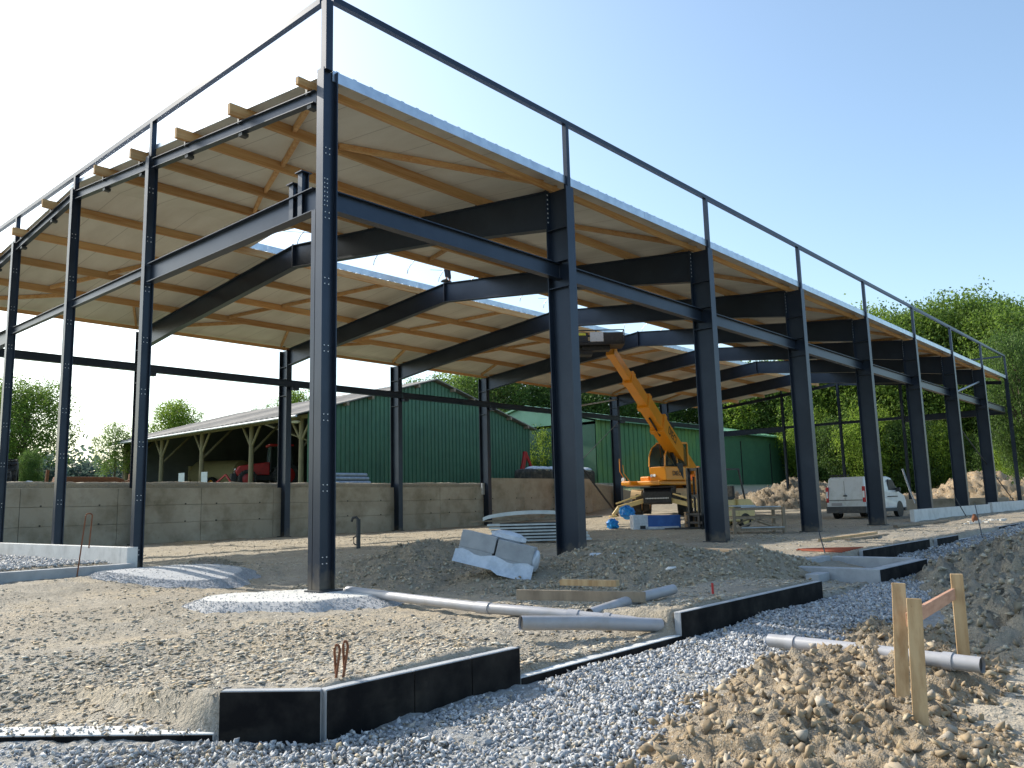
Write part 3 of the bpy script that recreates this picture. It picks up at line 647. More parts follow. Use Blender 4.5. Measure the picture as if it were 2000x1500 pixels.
m_ = MB(); m_.box((-.13, 5.9, .11), (.2, .3, .70)); m_.build('end_pier', conc_white, gp, bevel=.01)
bw = thing('block_wall', 'low grey block wall running out from the first gable post', 'wall', (-3, 5.75, 0), world=True)
for i in range(13):
    m_ = MB(); m_.box((-.55-.5*i, 5.45, -.16), (.49, .22, .30)); m_.build('block', conc_block, bw, bevel=.008)
m_ = MB(); m_.box((-3.3, 5.68, .0), (6.3, .2, .34)); m_.build('coping', conc_block, bw, bevel=.01)
# black-faced foundation of the terrace
def fnd(label, x0, x1, y, ztop, zb=-.75, th=.2, joints=()):
    if ztop > -.1: th = .075
    t = thing('foundation_wall', label, 'wall', ((x0+x1)/2, y, 0), world=True); m_ = MB()
    xs_ = [x0]+list(joints)+[x1]
    for a, b in zip(xs_[:-1], xs_[1:]): m_.box(((a+b)/2, y+th/2, (ztop+zb)/2), (b-a-.006, th, ztop-zb))
    m_.build('concrete_core', conc_white if ztop < -.1 else conc_block, t, bevel=.008)
    m_ = MB()
    for a, b in zip(xs_[:-1], xs_[1:]): m_.box(((a+b)/2, y-.006, (ztop-.006+zb)/2), (b-a-.008, .012, ztop-.006-zb))
    m_.build('bitumen_face', bitumen, t, bevel=.003)
    return t
# the first short block turns slightly
t = thing('foundation_wall', 'short black-faced foundation block at the near left end of the black wall', 'wall', (-4.4, -5.6, 0), world=True)
a = Vector((-4.44, -5.22)); b = Vector((-4.065, -5.705)); d = (b-a).normalized(); nrm = Vector((-d.y, d.x)); cM = (a+b)/2; ang = math.atan2(d.y, d.x)
m_ = MB(); m_.box((cM.x+nrm.x*.042, cM.y+nrm.y*.042, -.365), ((b-a).length-.01, .066, .77), ang); m_.build('concrete_core', conc_block, t, bevel=.008)
m_ = MB(); m_.box((cM.x+nrm.x*.0, cM.y+nrm.y*.0, -.368), ((b-a).length-.01, .014, .764), ang); m_.build('bitumen_face', bitumen, t, bevel=.003)
m_ = MB(); m_.box((-4.035, -5.60, -.375), (.07, .15, .772), .25); m_.build('mortar_joint', conc_block, t)
fnd('long black-faced foundation wall in the foreground, two joints in its face', -4.04, -2.32, -5.72, .02, joints=(-3.36, -2.83))
t = thing('foundation_wall', 'low white-topped foundation strip at the bottom left corner', 'wall', (-5.5, -3.8, 0), world=True)
A_ = Vector((-4.45, -5.20)); D_ = Vector((-.62, .785)).normalized(); N_ = Vector((.785, .62)); cM = A_+D_*2.2; an = math.atan2(D_.y, D_.x)
m_ = MB(); m_.box((cM.x+N_.x*.11, cM.y+N_.y*.11, -.52), (4.38, .2, .6), an); m_.build('concrete_core', conc_white, t, bevel=.008)
m_ = MB(); m_.box((cM.x, cM.y, -.526), (4.37, .014, .6), an); m_.build('bitumen_face', bitumen, t, bevel=.003)
fnd('low white-topped foundation strip between the two long black walls', -2.31, .01, -5.72, -.2, joints=(-1.2,))
fnd('long black-faced foundation wall in the middle distance beside the pipe ends', .02, 3.5, -5.72, .01, joints=())
pit = thing('block_pit', 'U-shaped grey block pit with one black outer face', 'foundation', (6.6, -5, 0), world=True)
m_ = MB(); m_.box((5.55, -5.0, -.22), (.2, 1.3, .46)); m_.build('side_wall', conc_block, pit, bevel=.01)
m_ = MB(); m_.box((7.62, -5.0, -.20), (.2, 1.3, .46)); m_.build('side_wall', conc_block, pit, bevel=.01)
m_ = MB(); m_.box((6.6, -5.72, -.24), (2.3, .18, .50)); m_.build('front_wall', conc_block, pit, bevel=.01)
m_ = MB(); m_.box((6.6, -5.817, -.245), (2.28, .012, .49)); m_.build('bitumen_face', bitumen, pit)
m_ = MB(); m_.box((6.6, -4.27, -.18), (1.7, .16, .46)); m_.build('back_wall', conc_block, pit, bevel=.01)
m_ = MB(); m_.box((5.2, -5.0, -.2), (.42, .2, .3)); m_.build('loose_block', conc_block, pit, bevel=.01)
fnd('black-faced foundation wall beyond the block pit', 9.5, 13.95, -4.2, .02, joints=(11.8,))
fnd('short black-faced foundation piece after the small gap', 14.6, 16.5, -4.2, .0)
fnd('far low grey foundation strip', 16.6, 21.6, -4.2, -.12)
fnd('distant black-faced foundation wall at the right edge', 21.7, 25.5, -4.1, .02, joints=(23.7,))
m_ = MB(); m_.box((33.5, -.08, .16), (12.6, .16, .62)); simple('plinth_wall', 'pale blue white plinth between the far front columns', 'wall', m_, conc_white, .01)
m_ = MB(); m_.box((43.9, -.15, .2), (8, .2, .7)); simple('plinth_wall', 'far white plinth end with a lit return block', 'wall', m_, conc_white, .01)
m_ = MB(); m_.box((37.5, 10, .2), (.15, .1, .1)); m_.v = []; m_.f = []
m_.box((47.7, 9.5, .35), (.2, 18, .8)); simple('plinth_wall', 'low concrete plinth across the far end of the hall floor', 'wall', m_, conc, .01)

# ------------------------------------------------------------------ pipes, planks, stakes, small site things
def gz_(x, y): return float(base_g(x, y))
def pipe(label, pts, r=.058, coup=(), hollow=True):
    t = thing('drain_pipe', label, 'pipe', pts[0], world=True, group='grey plastic drain pipes'); m_ = MB(); m_.tube(pts, r, 20, cap=False)
    e = MB()
    P_ = [Vector(p) for p in pts]; m_.build('pipe_tube', pipe_grey, t, smooth=True)
    e.tube([P_[0]+(P_[1]-P_[0]).normalized()*.02, P_[0]+(P_[1]-P_[0]).normalized()*.03], r*.93, 16); d = (P_[-2]-P_[-1]).normalized(); e.tube([P_[-1]+d*.02, P_[-1]+d*.03], r*.93, 16); e.build('bore', blackm, t)
    for a, b in coup:
        c_ = MB(); c_.tube([a, b], r*1.16, 20); c_.build('coupling', pipe_grey, t, smooth=True)
    return t
pipe('long grey drain pipe running from the corner post to the black wall', [(.26, -.25, -.07), (-.02, -1.9, -.07), (-.27, -3.4, -.06), (-.20, -4.3, -.07), (.06, -5.5, -.13)], coup=[((-.255, -3.3, -.061), (-.265, -3.5, -.061)), ((-.155, -4.5, -.08), (-.13, -4.62, -.086)), ((-.07, -4.9, -.1), (-.055, -4.96, -.103))])
pipe('short fat grey pipe lying nearest the camera beside the low foundation strip', [(-1.27, -4.82, .0), (-.62, -5.18, -.05), (-.02, -5.52, -.12)], .066)
pipe('bluish grey branch pipe joining at an angle by the black wall', [(1.36, -4.85, .06), (.7, -4.78, .02), (-.08, -4.72, -.06)])
pipe('grey pipe resting on the foreground rubble heap behind the stakes', [(-.02, -6.62, -.165), (-.16, -7.4, -.15), (-.30, -8.34, -.15)], .056, coup=[((-.055, -6.8, -.163), (-.07, -6.88, -.162)), ((-.26, -8.08, -.15), (-.27, -8.15, -.15))])
def plank(label, a, b, w_, h, m=timber_grey, cat='plank'):
    m_ = MB(); m_.bar(a, b, w_, h); return simple('plank', label, cat, m_, m, .003)
plank('long dark plank on edge in front of the brown clod heap', (.0, -3.66, .07), (.62, -4.95, .05), .04, .11)
plank('short pale beam offcut leaning above the long dark plank', (.95, -3.55, .12), (1.05, -4.3, .13), .10, .07, timber_fresh)
plank('thin dark board behind the brown clod heap left of the red rods', (8.9, -.3, .04), (8.3, -2.9, .03), .2, .05)
plank('long pale board lying beyond the third column', (12.3, -2.3, .05), (16.4, -2.2, .04), .12, .08, timber_fresh)
plank('second board lying parallel beside the long pale board', (12.9, -2.7, .04), (16.0, -2.6, .03), .14, .05)
plank('far board lying before the plinth at the fifth column', (21.4, -1.2, .05), (27.2, -1.3, .04), .14, .07)
plank('pale thin slab lying by the shaded heap near the red rods', (7.6, -3.0, .03), (7.0, -3.9, .02), .5, .03, galv_dull)
m_ = MB()
for i in range(9): m_.tube([(9.0+.03*i, -3.2+.05*(i % 4), .03+.01*(i % 3)), (8.7+.2*i, -4.1+.02*i, .03)], .012, 6)
simple('rebar_bundle', 'rust red reinforcing rods lying on the sunlit gravel', 'rebar', m_, mat('red_rust', (.32, .07, .03), .8))
def stake(label, base, top, w_, d, up=(1, .3, 0)):
    m_ = MB(); m_.bar(base, top, w_, d, up=up); return simple('wooden_stake', label, 'stake', m_, timber_fresh, .004)
stake('split wooden stake left of the other two on the rubble heap', (-1.38, -8.10, -.55), (-1.14, -8.08, .48), .085, .06)
stake('thicker wooden stake nearest the camera carrying the crossbar', (-1.72, -8.30, -.6), (-1.59, -8.30, .44), .085, .055)
stake('wooden stake behind the grey pipe holding the far end of the crossbar', (.27, -8.08, -.6), (.31, -8.08, .43), .09, .05)
plank('reddish crossbar board nailed between two stakes', (-1.60, -8.262, .31), (.55, -8.02, .27), .03, .085, mat('reddish_board', (.50, .28, .18), .8, 0, [(4, (.36, .18, .11), .4, .7, 5, (.5, 6, 6))], (40, .2, .003)), 'crossbar')
# reinforcement hairpins and rods
def rod(name, label, pts, r, m=rust, cat='rebar'):
    m_ = MB(); m_.tube(pts, r, 8); return simple(name, label, cat, m_, m, smooth=True)
def hairpin(cx, cy, z0, z1, d, lean, r):
    dx, dy = d; pts = []; 
    a = Vector((cx, cy, z0)); L = Vector((lean[0], lean[1], 0)); H = z1-z0
    p = [a, a+L+Vector((0, 0, H-.04))]
    for t in np.linspace(0, math.pi, 8)[1:-1]: p.append(a+L+Vector((dx*(.5-.5*math.cos(t)), dy*(.5-.5*math.cos(t)), H-.04+.04*math.sin(t))))
    p += [a+L+Vector((dx, dy, H-.04)), a+L+Vector((dx, dy, 0))*.7+Vector((0, 0, H*.45))]
    return p
m_ = MB(); m_.tube(hairpin(-3.83, -5.50, -.1, .22, (-.02, .028), (.05, -.0), 0), .0085, 8); m_.tube(hairpin(-3.80, -5.53, -.1, .24, (-.018, .025), (.06, -.0), 0), .0085, 8)
simple('rebar_hook', 'pair of rusty hooked bars standing behind the long black wall', 'rebar', m_, rust, smooth=True)
m_ = MB(); m_.tube(hairpin(-1.19, 5.5, -.0, 1.10, (.11, -.0), (.10, .0), 0), .012, 8); simple('rebar_loop', 'tall rusty loop of bar rising from the low block wall', 'rebar', m_, rust, smooth=True)
m_ = MB(); m_.bar((6.85, 8, -.1), (6.85, 8, .78), .1, .05); m_.tube([(6.85, 8, .76), (6.82, 8.05, .83), (6.78, 8.14, .82), (6.76, 8.18, .72)], .035, 8); m_.tube([(6.83, 8.06, .1), (6.8, 8.13, .14), (6.8, 8.14, .3), (6.83, 8.06, .34)], .02, 6)
simple('hooked_post', 'dark steel post with a hooked top inside the hall', 'post', m_, steel_raw)
rod('marker_rod', 'thin black rod leaning by the corner of the block pit', [(8.3, -4.0, -.3), (8.9, -3.6, .45)], .012, steel_raw, 'rod')
rod('marker_rod', 'thin black rod standing on the crest of the shaded spoil mound', [(15.4, -5.0, .0), (19.5, -4.0, .75)], .014, steel_raw, 'rod')
rod('marker_rod', 'short orange rusty peg standing behind the middle black wall', [(1.55, -5.25, -.1), (1.56, -5.24, .13)], .014, redp, 'rod')
rod('marker_rod', 'thin rod standing against the far plinth', [(30.5, -1.2, .1), (30.3, -.9, .9)], .02, steel_raw, 'rod')
m_ = MB(); m_.ball((26, -2.5, .13), (.10, .10, .15), 12, 8); m_.cyl((26, -2.5, .26), (26, -2.5, .31), .05, 10); simple('gas_bottle', 'small brown bottle standing on the sunlit gravel strip by the far plinth', 'bottle', m_, rust, smooth=True)
m_ = MB(); m_.v = []
for q in range(26): m_.box((25+random.uniform(-1.5, 4.5), -2.7+random.uniform(-.4, .4), .05), (.05+.14*random.random(), .04+.08*random.random(), .02+.06*random.random()), random.random()*3)
simple('debris', 'scraps of pale packing strewn on the sunlit gravel strip', 'debris', m_, conc_white)

# pack of grey blocks in plastic film on the heap
bp_ = thing('block_pack', 'tilted pack of grey blocks wrapped in torn clear film on the earth heap', 'block pack', (2.62, -.95, .33))
bp_.rotation_euler = (R(-3), R(14), R(-57))
for (x, z, l, h) in ((-.30, .1, .56, .26), (.30, .07, .58, .28), (-.31, -.13, .54, .2), (.29, -.18, .56, .22)):
    m_ = MB(); m_.box((x, 0, z), (l, .42, h)); m_.build('block', conc_block, bp_, bevel=.008)
m_ = MB(); vs = []
for i in range(13):
    x = -.62+i*.105; vs += [(x, -.26+.01*math.sin(i*2), -.20-.01*(i % 3)-(.06 if i > 6 else 0)), (x, -.235, -.08+.03*math.sin(i*1.3)), (x, -.30, -.27-(.05 if i > 6 else 0)), (x, .26, -.30)]
fs = []
for i in range(12): a = 4*i; b = a+4; fs += [(a+1, b+1, b, a), (a, b, b+2, a+2), (a+2, b+2, b+3, a+3)]
m_.add(vs, fs); m_.ball((.12, .05, .27), (.30, .16, .10), 9, 5); m_.ball((.62, 0, .0), (.07, .22, .18), 9, 6); m_.build('torn_film', film, bp_, smooth=True)
m_ = MB(); m_.box((4.35, -2.0, .2), (1.0, .5, .13), .2); simple('film_sheet', 'flat pale blue film wrapped slab behind the block pack', 'film', m_, film, .03)

# stack of steel profiles with boards and a curved sheet on top
st_ = thing('profile_stack', 'stack of shiny galvanised profiles lying behind the first big column', 'profile stack', (10.6, 5.2, 0), R(-50))
for j in range(6):
    for q in range(3):
        m_ = MB(); z = .06+j*.086; x0 = -.9-.1*(5-j)*.0-.05*j; L = 2.6
        pr = [(-.0, 0), (.22, 0), (.22, .045), (.205, .045), (.205, .012), (.015, .012), (.015, .045), (0, .045)]
        n = len(pr); vs = [Vector((x0, -.42+q*.26+a, z+b)) for a, b in pr]+[Vector((x0+L, -.42+q*.26+a, z+b)) for a, b in pr]
        m_.add(vs, [(i, (i+1) % n, n+(i+1) % n, n+i) for i in range(n)]+[tuple(range(n)), tuple(range(n, 2*n))])
        m_.build('steel_profile', galv, st_)
m_ = MB()
for x in (-.5, 1.2): m_.box((x, 0, .03), (.1, .9, .06))
m_.box((.35, 0, .3), (2.3, .74, .5)); m_.build('bearers_and_gap_shade', blackm, st_)  # two real bearers, plus a black core painting shade between the profiles
plank('long reddish plank lying across the top of the profile stack', (10.0, 6.9, .60), (12.3, 3.9, .66), .2, .04)
m_ = MB(); n = 20; vs = []
for i in range(n+1):
    u = i/n; x = -1.1+2.9*u; z = .80+.16*math.sin(math.pi*min(u*1.0, 1))**.6
    vs += [(x, -.45, z), (x, .45, z), (x, -.45, z-.10-.0), (x, -.43, z-.10)]
fs = []
for i in range(n): a = 4*i; b = a+4; fs += [(a, a+1, b+1, b), (a, b, b+2, a+2)]
cs = thing('curved_sheet', 'curved shiny galvanised sheet on blocks above the profile stack', 'sheet', (11.1, 5.9, -.08), R(-50))
m_.add(vs, fs); m_.build('sheet', galv, cs, smooth=True)
m_ = MB(); m_.box((-.1, -.2, .72), (.5, .3, .1)); m_.box((.9, -.2, .74), (.5, .3, .1)); m_.build('timber_blocks', timber_grey, cs)

# blue film bags, blue crates, cardboard box
def blob(name, label, c, r, m, seed, cat):
    m_ = MB(); m_.ball(c, r, 16, 10); rr = random.Random(seed); C = Vector(c)
    m_.v = [tuple(C+(Vector(v)-C)*(1+rr.uniform(-.22, .25))) for v in m_.v]; o = m_.build(name, m); return tag(o, label, cat)
blob('plastic_bag', 'large knotted blue plastic bag standing behind the blue crate', (21.6, 9.3, .62), (.30, .30, .26), bluef, 3, 'plastic bag')
blob('plastic_bag', 'flat torn blue plastic film lying furthest left on the hall floor', (18.4, 9.6, .10), (.5, .35, .10), bluef, 4, 'plastic bag')
blob('plastic_bag', 'small round blue plastic bag between the torn film and the crate', (20.4, 9.2, .18), (.24, .24, .2), bluef, 5, 'plastic bag')
t = thing('insulation_crate', 'deep blue crate partly wrapped in clear plastic film', 'crate', (19.9, 6.9, 0), R(-48))
m_ = MB(); m_.box((.0, 0, .27), (1.75, .8, .5)); m_.build('crate_body', bluebox, t, bevel=.02)
m_ = MB(); m_.box((-.62, 0, .27), (.56, .86, .56)); m_.box((.2, -.2, .06), (1.2, .6, .12)); m_.build('film_wrap', film, t, bevel=.04)
m_ = MB(); m_.box((-.55, -.44, .1), (.2, .02, .12)); m_.build('base_slot', blackm, t)
t = thing('cardboard_box', 'brown cardboard box standing against the forklift front wheel', 'box', (20.2, 5.55, 0), R(-48))
m_ = MB(); m_.box((0, 0, .32), (.42, .4, .62)); m_.build('carton', card, t, bevel=.01)
m_ = MB(); m_.box((-.1, -.30, .62), (.44, .2, .01), None); m_.build('flap', card, t)
# stillage
t = thing('stillage', 'grey metal stillage with cross braces behind the second column', 'rack', (17.3, 1.7, 0), R(-50))
L, D, H = 1.5, 1.1, .78
for x in (-L/2, L/2):
    for y in (-D/2, D/2): m_ = MB(); m_.box((x, y, H/2), (.09, .09, H)); m_.build('corner_post', timber_grey, t)
m_ = MB()
for z in (.12, .48, .74):
    for y in (-D/2, D/2): m_.box((0, y, z), (L-.1, .03, .07))
    for x in (-L/2, L/2): m_.box((x, 0, z), (.03, D-.1, .07))
m_.build('rails', timber_grey, t)
m_ = MB()
for y in (-D/2-.02, D/2+.02): m_.bar((-L/2, y, .14), (0.1, y, .46), .02, .05); m_.bar((-.1, y, .46), (L/2, y, .14), .02, .05)
m_.build('cross_braces', timber_grey, t)
m_ = MB(); m_.box((.1, 0, .80), (1.2, 1.0, .03)); m_.box((-.35, .1, .84), (.7, .8, .04)); m_.box((.1, -.3, .18), (1.3, .6, .03), None); m_.build('deck_boards', galv_dull, t)

# ------------------------------------------------------------------ person on the roof
def skinned(name, joints, edges, parent=None, m=None, sub=2):
    me = bpy.data.meshes.new(name); me.from_pydata([j[0] for j in joints], edges, []); o = bpy.data.objects.new(name, me); COL.objects.link(o)
    o.modifiers.new('skin', 'SKIN')
    for i, j in enumerate(joints): r = j[1]; me.skin_vertices[0].data[i].radius = r if isinstance(r, tuple) else (r, r); me.skin_vertices[0].data[i].use_root = (i == 0)
    s_ = o.modifiers.new('sub', 'SUBSURF'); s_.levels = s_.render_levels = sub; me.materials.append(m)
    if parent: o.parent = parent
    return o
pr_ = thing('person', 'person in dark work trousers standing on the ridge opening, only the legs showing', 'person', (12.0, 9.75, 8.635), R(200))
J = [((0, 0, .92), (.13, .10)), ((0, 0, 1.12), (.12, .09)), ((0, .01, 1.36), (.16, .10)), ((0, .02, 1.47), (.06, .06)), ((0, .03, 1.55), (.05, .055)), ((0, .01, 1.66), (.075, .095)), ((0, .02, 1.74), (.06, .075))]
E_ = [(i, i+1) for i in range(6)]
def addj(p, r, par): J.append((p, r)); E_.append((par, len(J)-1)); return len(J)-1
for s_ in (-1, 1):
    a = addj((s_*.18, .01, 1.40), .055, 2); b = addj((s_*.24, .0, 1.14), .045, a); c_ = addj((s_*.2, -.2, 1.0), .034, b); d = addj((s_*.19, -.26, .98), (.026, .04), c_)
    for q in range(4): e = addj((s_*.19+(q-1.5)*.019, -.31, .975), .009, d); addj((s_*.19+(q-1.5)*.02, -.335-.006*(2-abs(q-1.5)), .95), .008, e)
    e = addj((s_*.16, -.28, .975), .010, d); addj((s_*.15, -.31, .965), .009, e)
    h = addj((s_*.09, 0, .86), .085, 0); k_ = addj((s_*.11, -.02, .48), .058, h); f_ = addj((s_*.12, .02, .09), .04, k_); addj((s_*.13, -.12, .04), (.04, .03), f_)
skinned('body', J, E_, pr_, skin)
tr = [((0, 0, .98), (.145, .115)), ((-.095, 0, .84), (.095, .1)), ((-.11, -.02, .48), (.07, .075)), ((-.12, .02, .13), (.06, .065)), ((.095, 0, .84), (.095, .1)), ((.11, -.02, .48), (.07, .075)), ((.12, .02, .13), (.06, .065))]
skinned('trousers', tr, [(0, 1), (1, 2), (2, 3), (0, 4), (4, 5), (5, 6)], pr_, cloth)
sh = [((0, 0, .98), (.14, .11)), ((0, 0, 1.12), (.135, .10)), ((0, .01, 1.36), (.175, .115)), ((0, .02, 1.44), (.08, .07)), ((-.19, .01, 1.40), .068), ((-.24, 0, 1.2), .058), ((.19, .01, 1.40), .068), ((.24, 0, 1.2), .058)]
skinned('shirt', sh, [(0, 1), (1, 2), (2, 3), (2, 4), (4, 5), (2, 6), (6, 7)], pr_, shirt)
for s_ in (-1, 1):
    m_ = MB(); m_.ball((s_*.125, -.05, .045), (.055, .14, .05), 12, 8); m_.box((s_*.125, -.05, .012), (.10, .28, .022)); m_.build('boot', black_r, pr_, smooth=True)
m_ = MB(); m_.ball((0, .035, 1.72), (.088, .105, .09), 14, 9); m_.build('hair', hairm, pr_, smooth=True)

# ------------------------------------------------------------------ vehicles
def wheel(parent, c, r, wd, axis='y', rimc=yellow, lug=True):
    c = Vector(c); ax = Vector((0, 1, 0)) if axis == 'y' else Vector(axis)
    m_ = MB(); n = 24; prof = [(-.5, .62), (-.5, .86), (-.42, .97), (-.3, 1), (.3, 1), (.42, .97), (.5, .86), (.5, .62)]
    a = Vector((0, 0, 1)); b = ax.cross(a).normalized(); vs = []; fs = []
    for i in range(n):
        t_ = 2*math.pi*i/n
        for u, q in prof: vs.append(c+ax*u*wd+(a*math.cos(t_)+b*math.sin(t_))*r*q)
    k_ = len(prof)
    for i in range(n):
        for j in range(k_-1): p = i*k_+j; q = ((i+1) % n)*k_+j; fs.append((p, p+1, q+1, q))
    m_.add(vs, fs)
    if lug:
        for i in range(18):
            t_ = 2*math.pi*i/18; d = a*math.cos(t_)+b*math.sin(t_); e = d.cross(ax)
            for s_ in (-1, 1):
                Mx = Matrix((d, ax, e)).transposed(); m_.box(c+d*r*1.0+ax*s_*wd*.23, (r*.07, wd*.42, r*.12), Mx @ Matrix.Rotation(s_*.4, 3, 'X'))
    o = m_.build('tyre', black_r, parent, smooth=not lug)
    m_ = MB(); m_.tube([c-ax*wd*.40, c-ax*wd*.38, c-ax*wd*.3, c+ax*wd*.3, c+ax*wd*.38, c+ax*wd*.40], r, 20, rad=[r*.60, r*.62, r*.50, r*.50, r*.62, r*.60]); m_.cyl(c-ax*wd*.42, c+ax*wd*.42, r*.2, 12); m_.build('rim', rimc, parent, smooth=True)
    return o
def text_on(parent, txt, M, size, m, ext=.004):
    cu = bpy.data.curves.new('lettering', 'FONT'); cu.body = txt; cu.size = size; cu.extrude = ext; cu.align_x = 'CENTER'; cu.align_y = 'CENTER'; cu.offset = .006*size
    tmp = bpy.data.objects.new('tmp', cu); COL.objects.link(tmp); dg = bpy.context.evaluated_depsgraph_get(); me = bpy.data.meshes.new_from_object(tmp.evaluated_get(dg)); bpy.data.objects.remove(tmp)
    me.transform(M); me.materials.clear(); me.materials.append(m); me.name = 'lettering'
    o = bpy.data.objects.new('lettering', me); COL.objects.link(o); o.parent = parent; return o

# --- rotating telescopic handler: chassis local +x = front; whole root faces the camera side
TL = Vector((31.9, 13.8, gz_(31.8, 14.6)-.08)); TS = 1.14
th_ = thing('telescopic_handler', 'orange yellow rotating telescopic handler with raised boom and work basket', 'telehandler', TL, R(205)); th_.scale = (TS, TS, TS)
m_ = MB(); m_.box((0, 0, .95), (4.6, 1.1, .5)); m_.box((1.9, 0, .85), (.7, 2.0, .35)); m_.box((-1.9, 0, .85), (.7, 2.0, .35)); m_.build('chassis', dusty, th_, bevel=.04)
m_ = MB(); m_.prism([(2.25, .55), (2.55, .6), (2.55, 1.1), (2.25, 1.28), (2.1, 1.28), (2.1, .55)], -.62, .62); m_.box((2.2, 0, 1.30), (.5, 1.5, .05)); m_.build('front_cover', blackm, th_, bevel=.03)
m_ = MB()
for i in range(26): m_.box((2.553, -.5+.04*i, .82), (.008, .028, .03+.012*(i % 3)))
m_.build('web_address_strip', clear_l, th_)
for x in (1.45, -1.45):
    for y in (-1.02, 1.02): wheel(th_, (x+.0, y, .57), .57, .42)
for y in (-1, 1):
    m_ = MB(); n = 9; vs = []
    for i in range(n):
        t_ = math.pi*(.12+.72*i/(n-1)); vs += [(1.45+.68*math.cos(t_), y*.78, .57+.68*math.sin(t_)), (1.45+.68*math.cos(t_), y*1.26, .57+.68*math.sin(t_)), (1.45+.64*math.cos(t_), y*1.26, .57+.64*math.sin(t_)), (1.45+.64*math.cos(t_), y*.78, .57+.64*math.sin(t_))]
    fs = [(4*i+j, 4*i+(j+1) % 4, 4*i+4+(j+1) % 4, 4*i+4+j) for i in range(n-1) for j in range(4)]+[(0, 1, 2, 3), (4*n-4, 4*n-3, 4*n-2, 4*n-1)]; m_.add(vs, fs); m_.build('mudguard', mat('mudguard_cream', (.62, .45, .25), .6) if y < 0 else bpy.data.materials['mudguard_cream'], th_)
for y in (-1, 1):
    m_ = MB(); m_.bar((2.25, y*.4, .78), (2.75, y*1.75, .42), .16, .2); m_.bar((2.75, y*1.7, .45), (2.85, y*1.95, .12), .12, .14); m_.cyl((2.86, y*1.95, .03), (2.86, y*1.95, .10), .2, 14)
    m_.bar((2.55, y*.7, 1.0), (2.85, y*1.8, .62), .07, .07); m_.build('outrigger', cream, th_, bevel=.02)
# turret (heading turned a little away from the chassis)
TM = Matrix.Rotation(R(-32), 4, 'Z')
def T(mb): mb.v = [tuple(TM @ Vector(v)) for v in mb.v]; return mb
m_ = MB(); m_.cyl((0, 0, 1.2), (0, 0, 1.42), .62, 24); m_.build('slew_ring', blackm, th_)
m_ = MB(); m_.box((-.1, 0, 1.52), (3.3, 2.1, .22)); m_.box((1.4, -.55, 1.54), (1.3, .55, .2)); m_.box((-1.55, 0, 1.5), (.9, 2.2, .9)); m_.box((-.5, -.72, 1.72), (1.9, .55, .3)); T(m_).build('turret_deck', yellow, th_, bevel=.05)
m_ = MB()
cab = [(-.35, 1.62), (1.35, 1.62), (1.42, 2.3)]
m_.prism([(-.35, 1.62), (1.34, 1.62), (1.42, 2.25), (-.35, 2.25)], .36, 1.30); T(m_).build('cab_body', yellow, th_, bevel=.03)
m_ = MB(); gp_ = [(1.40, 2.26), (1.36, 2.75), (1.16, 3.12), (.80, 3.32), (-.33, 3.34), (-.33, 2.26)]
m_.prism(gp_, .40, 1.26); T(m_).build('cab_glass', glass, th_)
m_ = MB(); q = gp_[:-1]+[(-.33, 2.26)]
for y in (.38, 1.28):
    for a, b in zip(gp_[:-1], gp_[1:]): m_.bar((a[0], y, a[1]), (b[0], y, b[1]), .06, .07, up=(0, 1, 0))
    m_.bar((.45, y, 2.26), (.62, y, 3.3), .05, .06, up=(0, 1, 0))
m_.box((.25, .83, 3.37), (1.2, .92, .06)); T(m_).build('cab_frame', yellow, th_, bevel=.01)
m_ = MB(); m_.box((.15, .83, 2.3), (.5, .5, .14)); m_.box((-.08, .83, 2.65), (.14, .48, .6)); m_.box((.9, .83, 2.35), (.2, .3, .4)); m_.tube([(.75, .83, 2.6), (.9, .83, 2.55)], .18, 12); T(m_).build('seat', blackm, th_)
m_ = MB(); m_.prism([(.1, 1.66), (.62, 2.4), (.1, 2.4)], 1.303, 1.315); T(m_).build('side_window', blackm, th_)
for y in (.5, .66):
    m_ = MB(); m_.tube([(1.37, y, 1.85), (1.43, y, 1.86)], .07, 12); T(m_).build('headlight', clear_l, th_)
m_ = MB(); m_.tube([(1.9, -.75, 1.72), (2.0, -.75, 1.72)], .09, 12); T(m_).build('headlight', clear_l, th_)
m_ = MB(); m_.tube([(1.7, -.8, 1.6), (2.0, -.9, 2.1), (2.0, -.9, 2.7)], .025, 6); m_.tube([(1.75, -.5, 1.6), (1.95, -.7, 2.0), (1.95, -.75, 2.4)], .02, 6); T(m_).build('mirror_arm', yellow, th_)
m_ = MB(); m_.tube([(-.45, .3, 2.2), (-.7, .25, 3.2), (-.95, .2, 3.0), (-1.0, .2, 2.4)], .04, 8); T(m_).build('hose', black_r, th_)
text_on(th_, 'DIECI', TM @ Matrix.Translation((.55, 1.322, 1.93)) @ Matrix.Rotation(R(180), 4, 'Z') @ Matrix.Rotation(R(90), 4, 'X'), .30, blackm)
# boom: from the rear pivot up to the basket (world measured, then local)
LM = Matrix.Translation(TL) @ Matrix.Rotation(R(205), 4, 'Z') @ Matrix.Scale(TS, 4); LI = LM.inverted()
piv = LI @ Vector((34.2, 13.35, gz_(31.8, 14.6)+2.15)); tip = LI @ Vector((21.9, 10.05, 7.65)); bd = (tip-piv).normalized(); BL = (tip-piv).length
secs = [(-.4, .47, .74, .58), (.44, .64, .60, .47), (.61, .81, .48, .38), (.78, .985, .36, .29)]
bup = (Vector((0, 0, 1))-bd*bd.z).normalized()
for i, (a, b, h, wd) in enumerate(secs):
    a_ = piv+bd*(BL*a if i else -.4); b_ = piv+bd*BL*b; m_ = MB(); m_.bar(a_, b_, wd, h, up=bup); m_.bar(b_-bd*.28, b_+bd*.02, wd*1.14, h*1.14, up=bup)
    m_.build('boom_section', yellow, th_, bevel=.02)
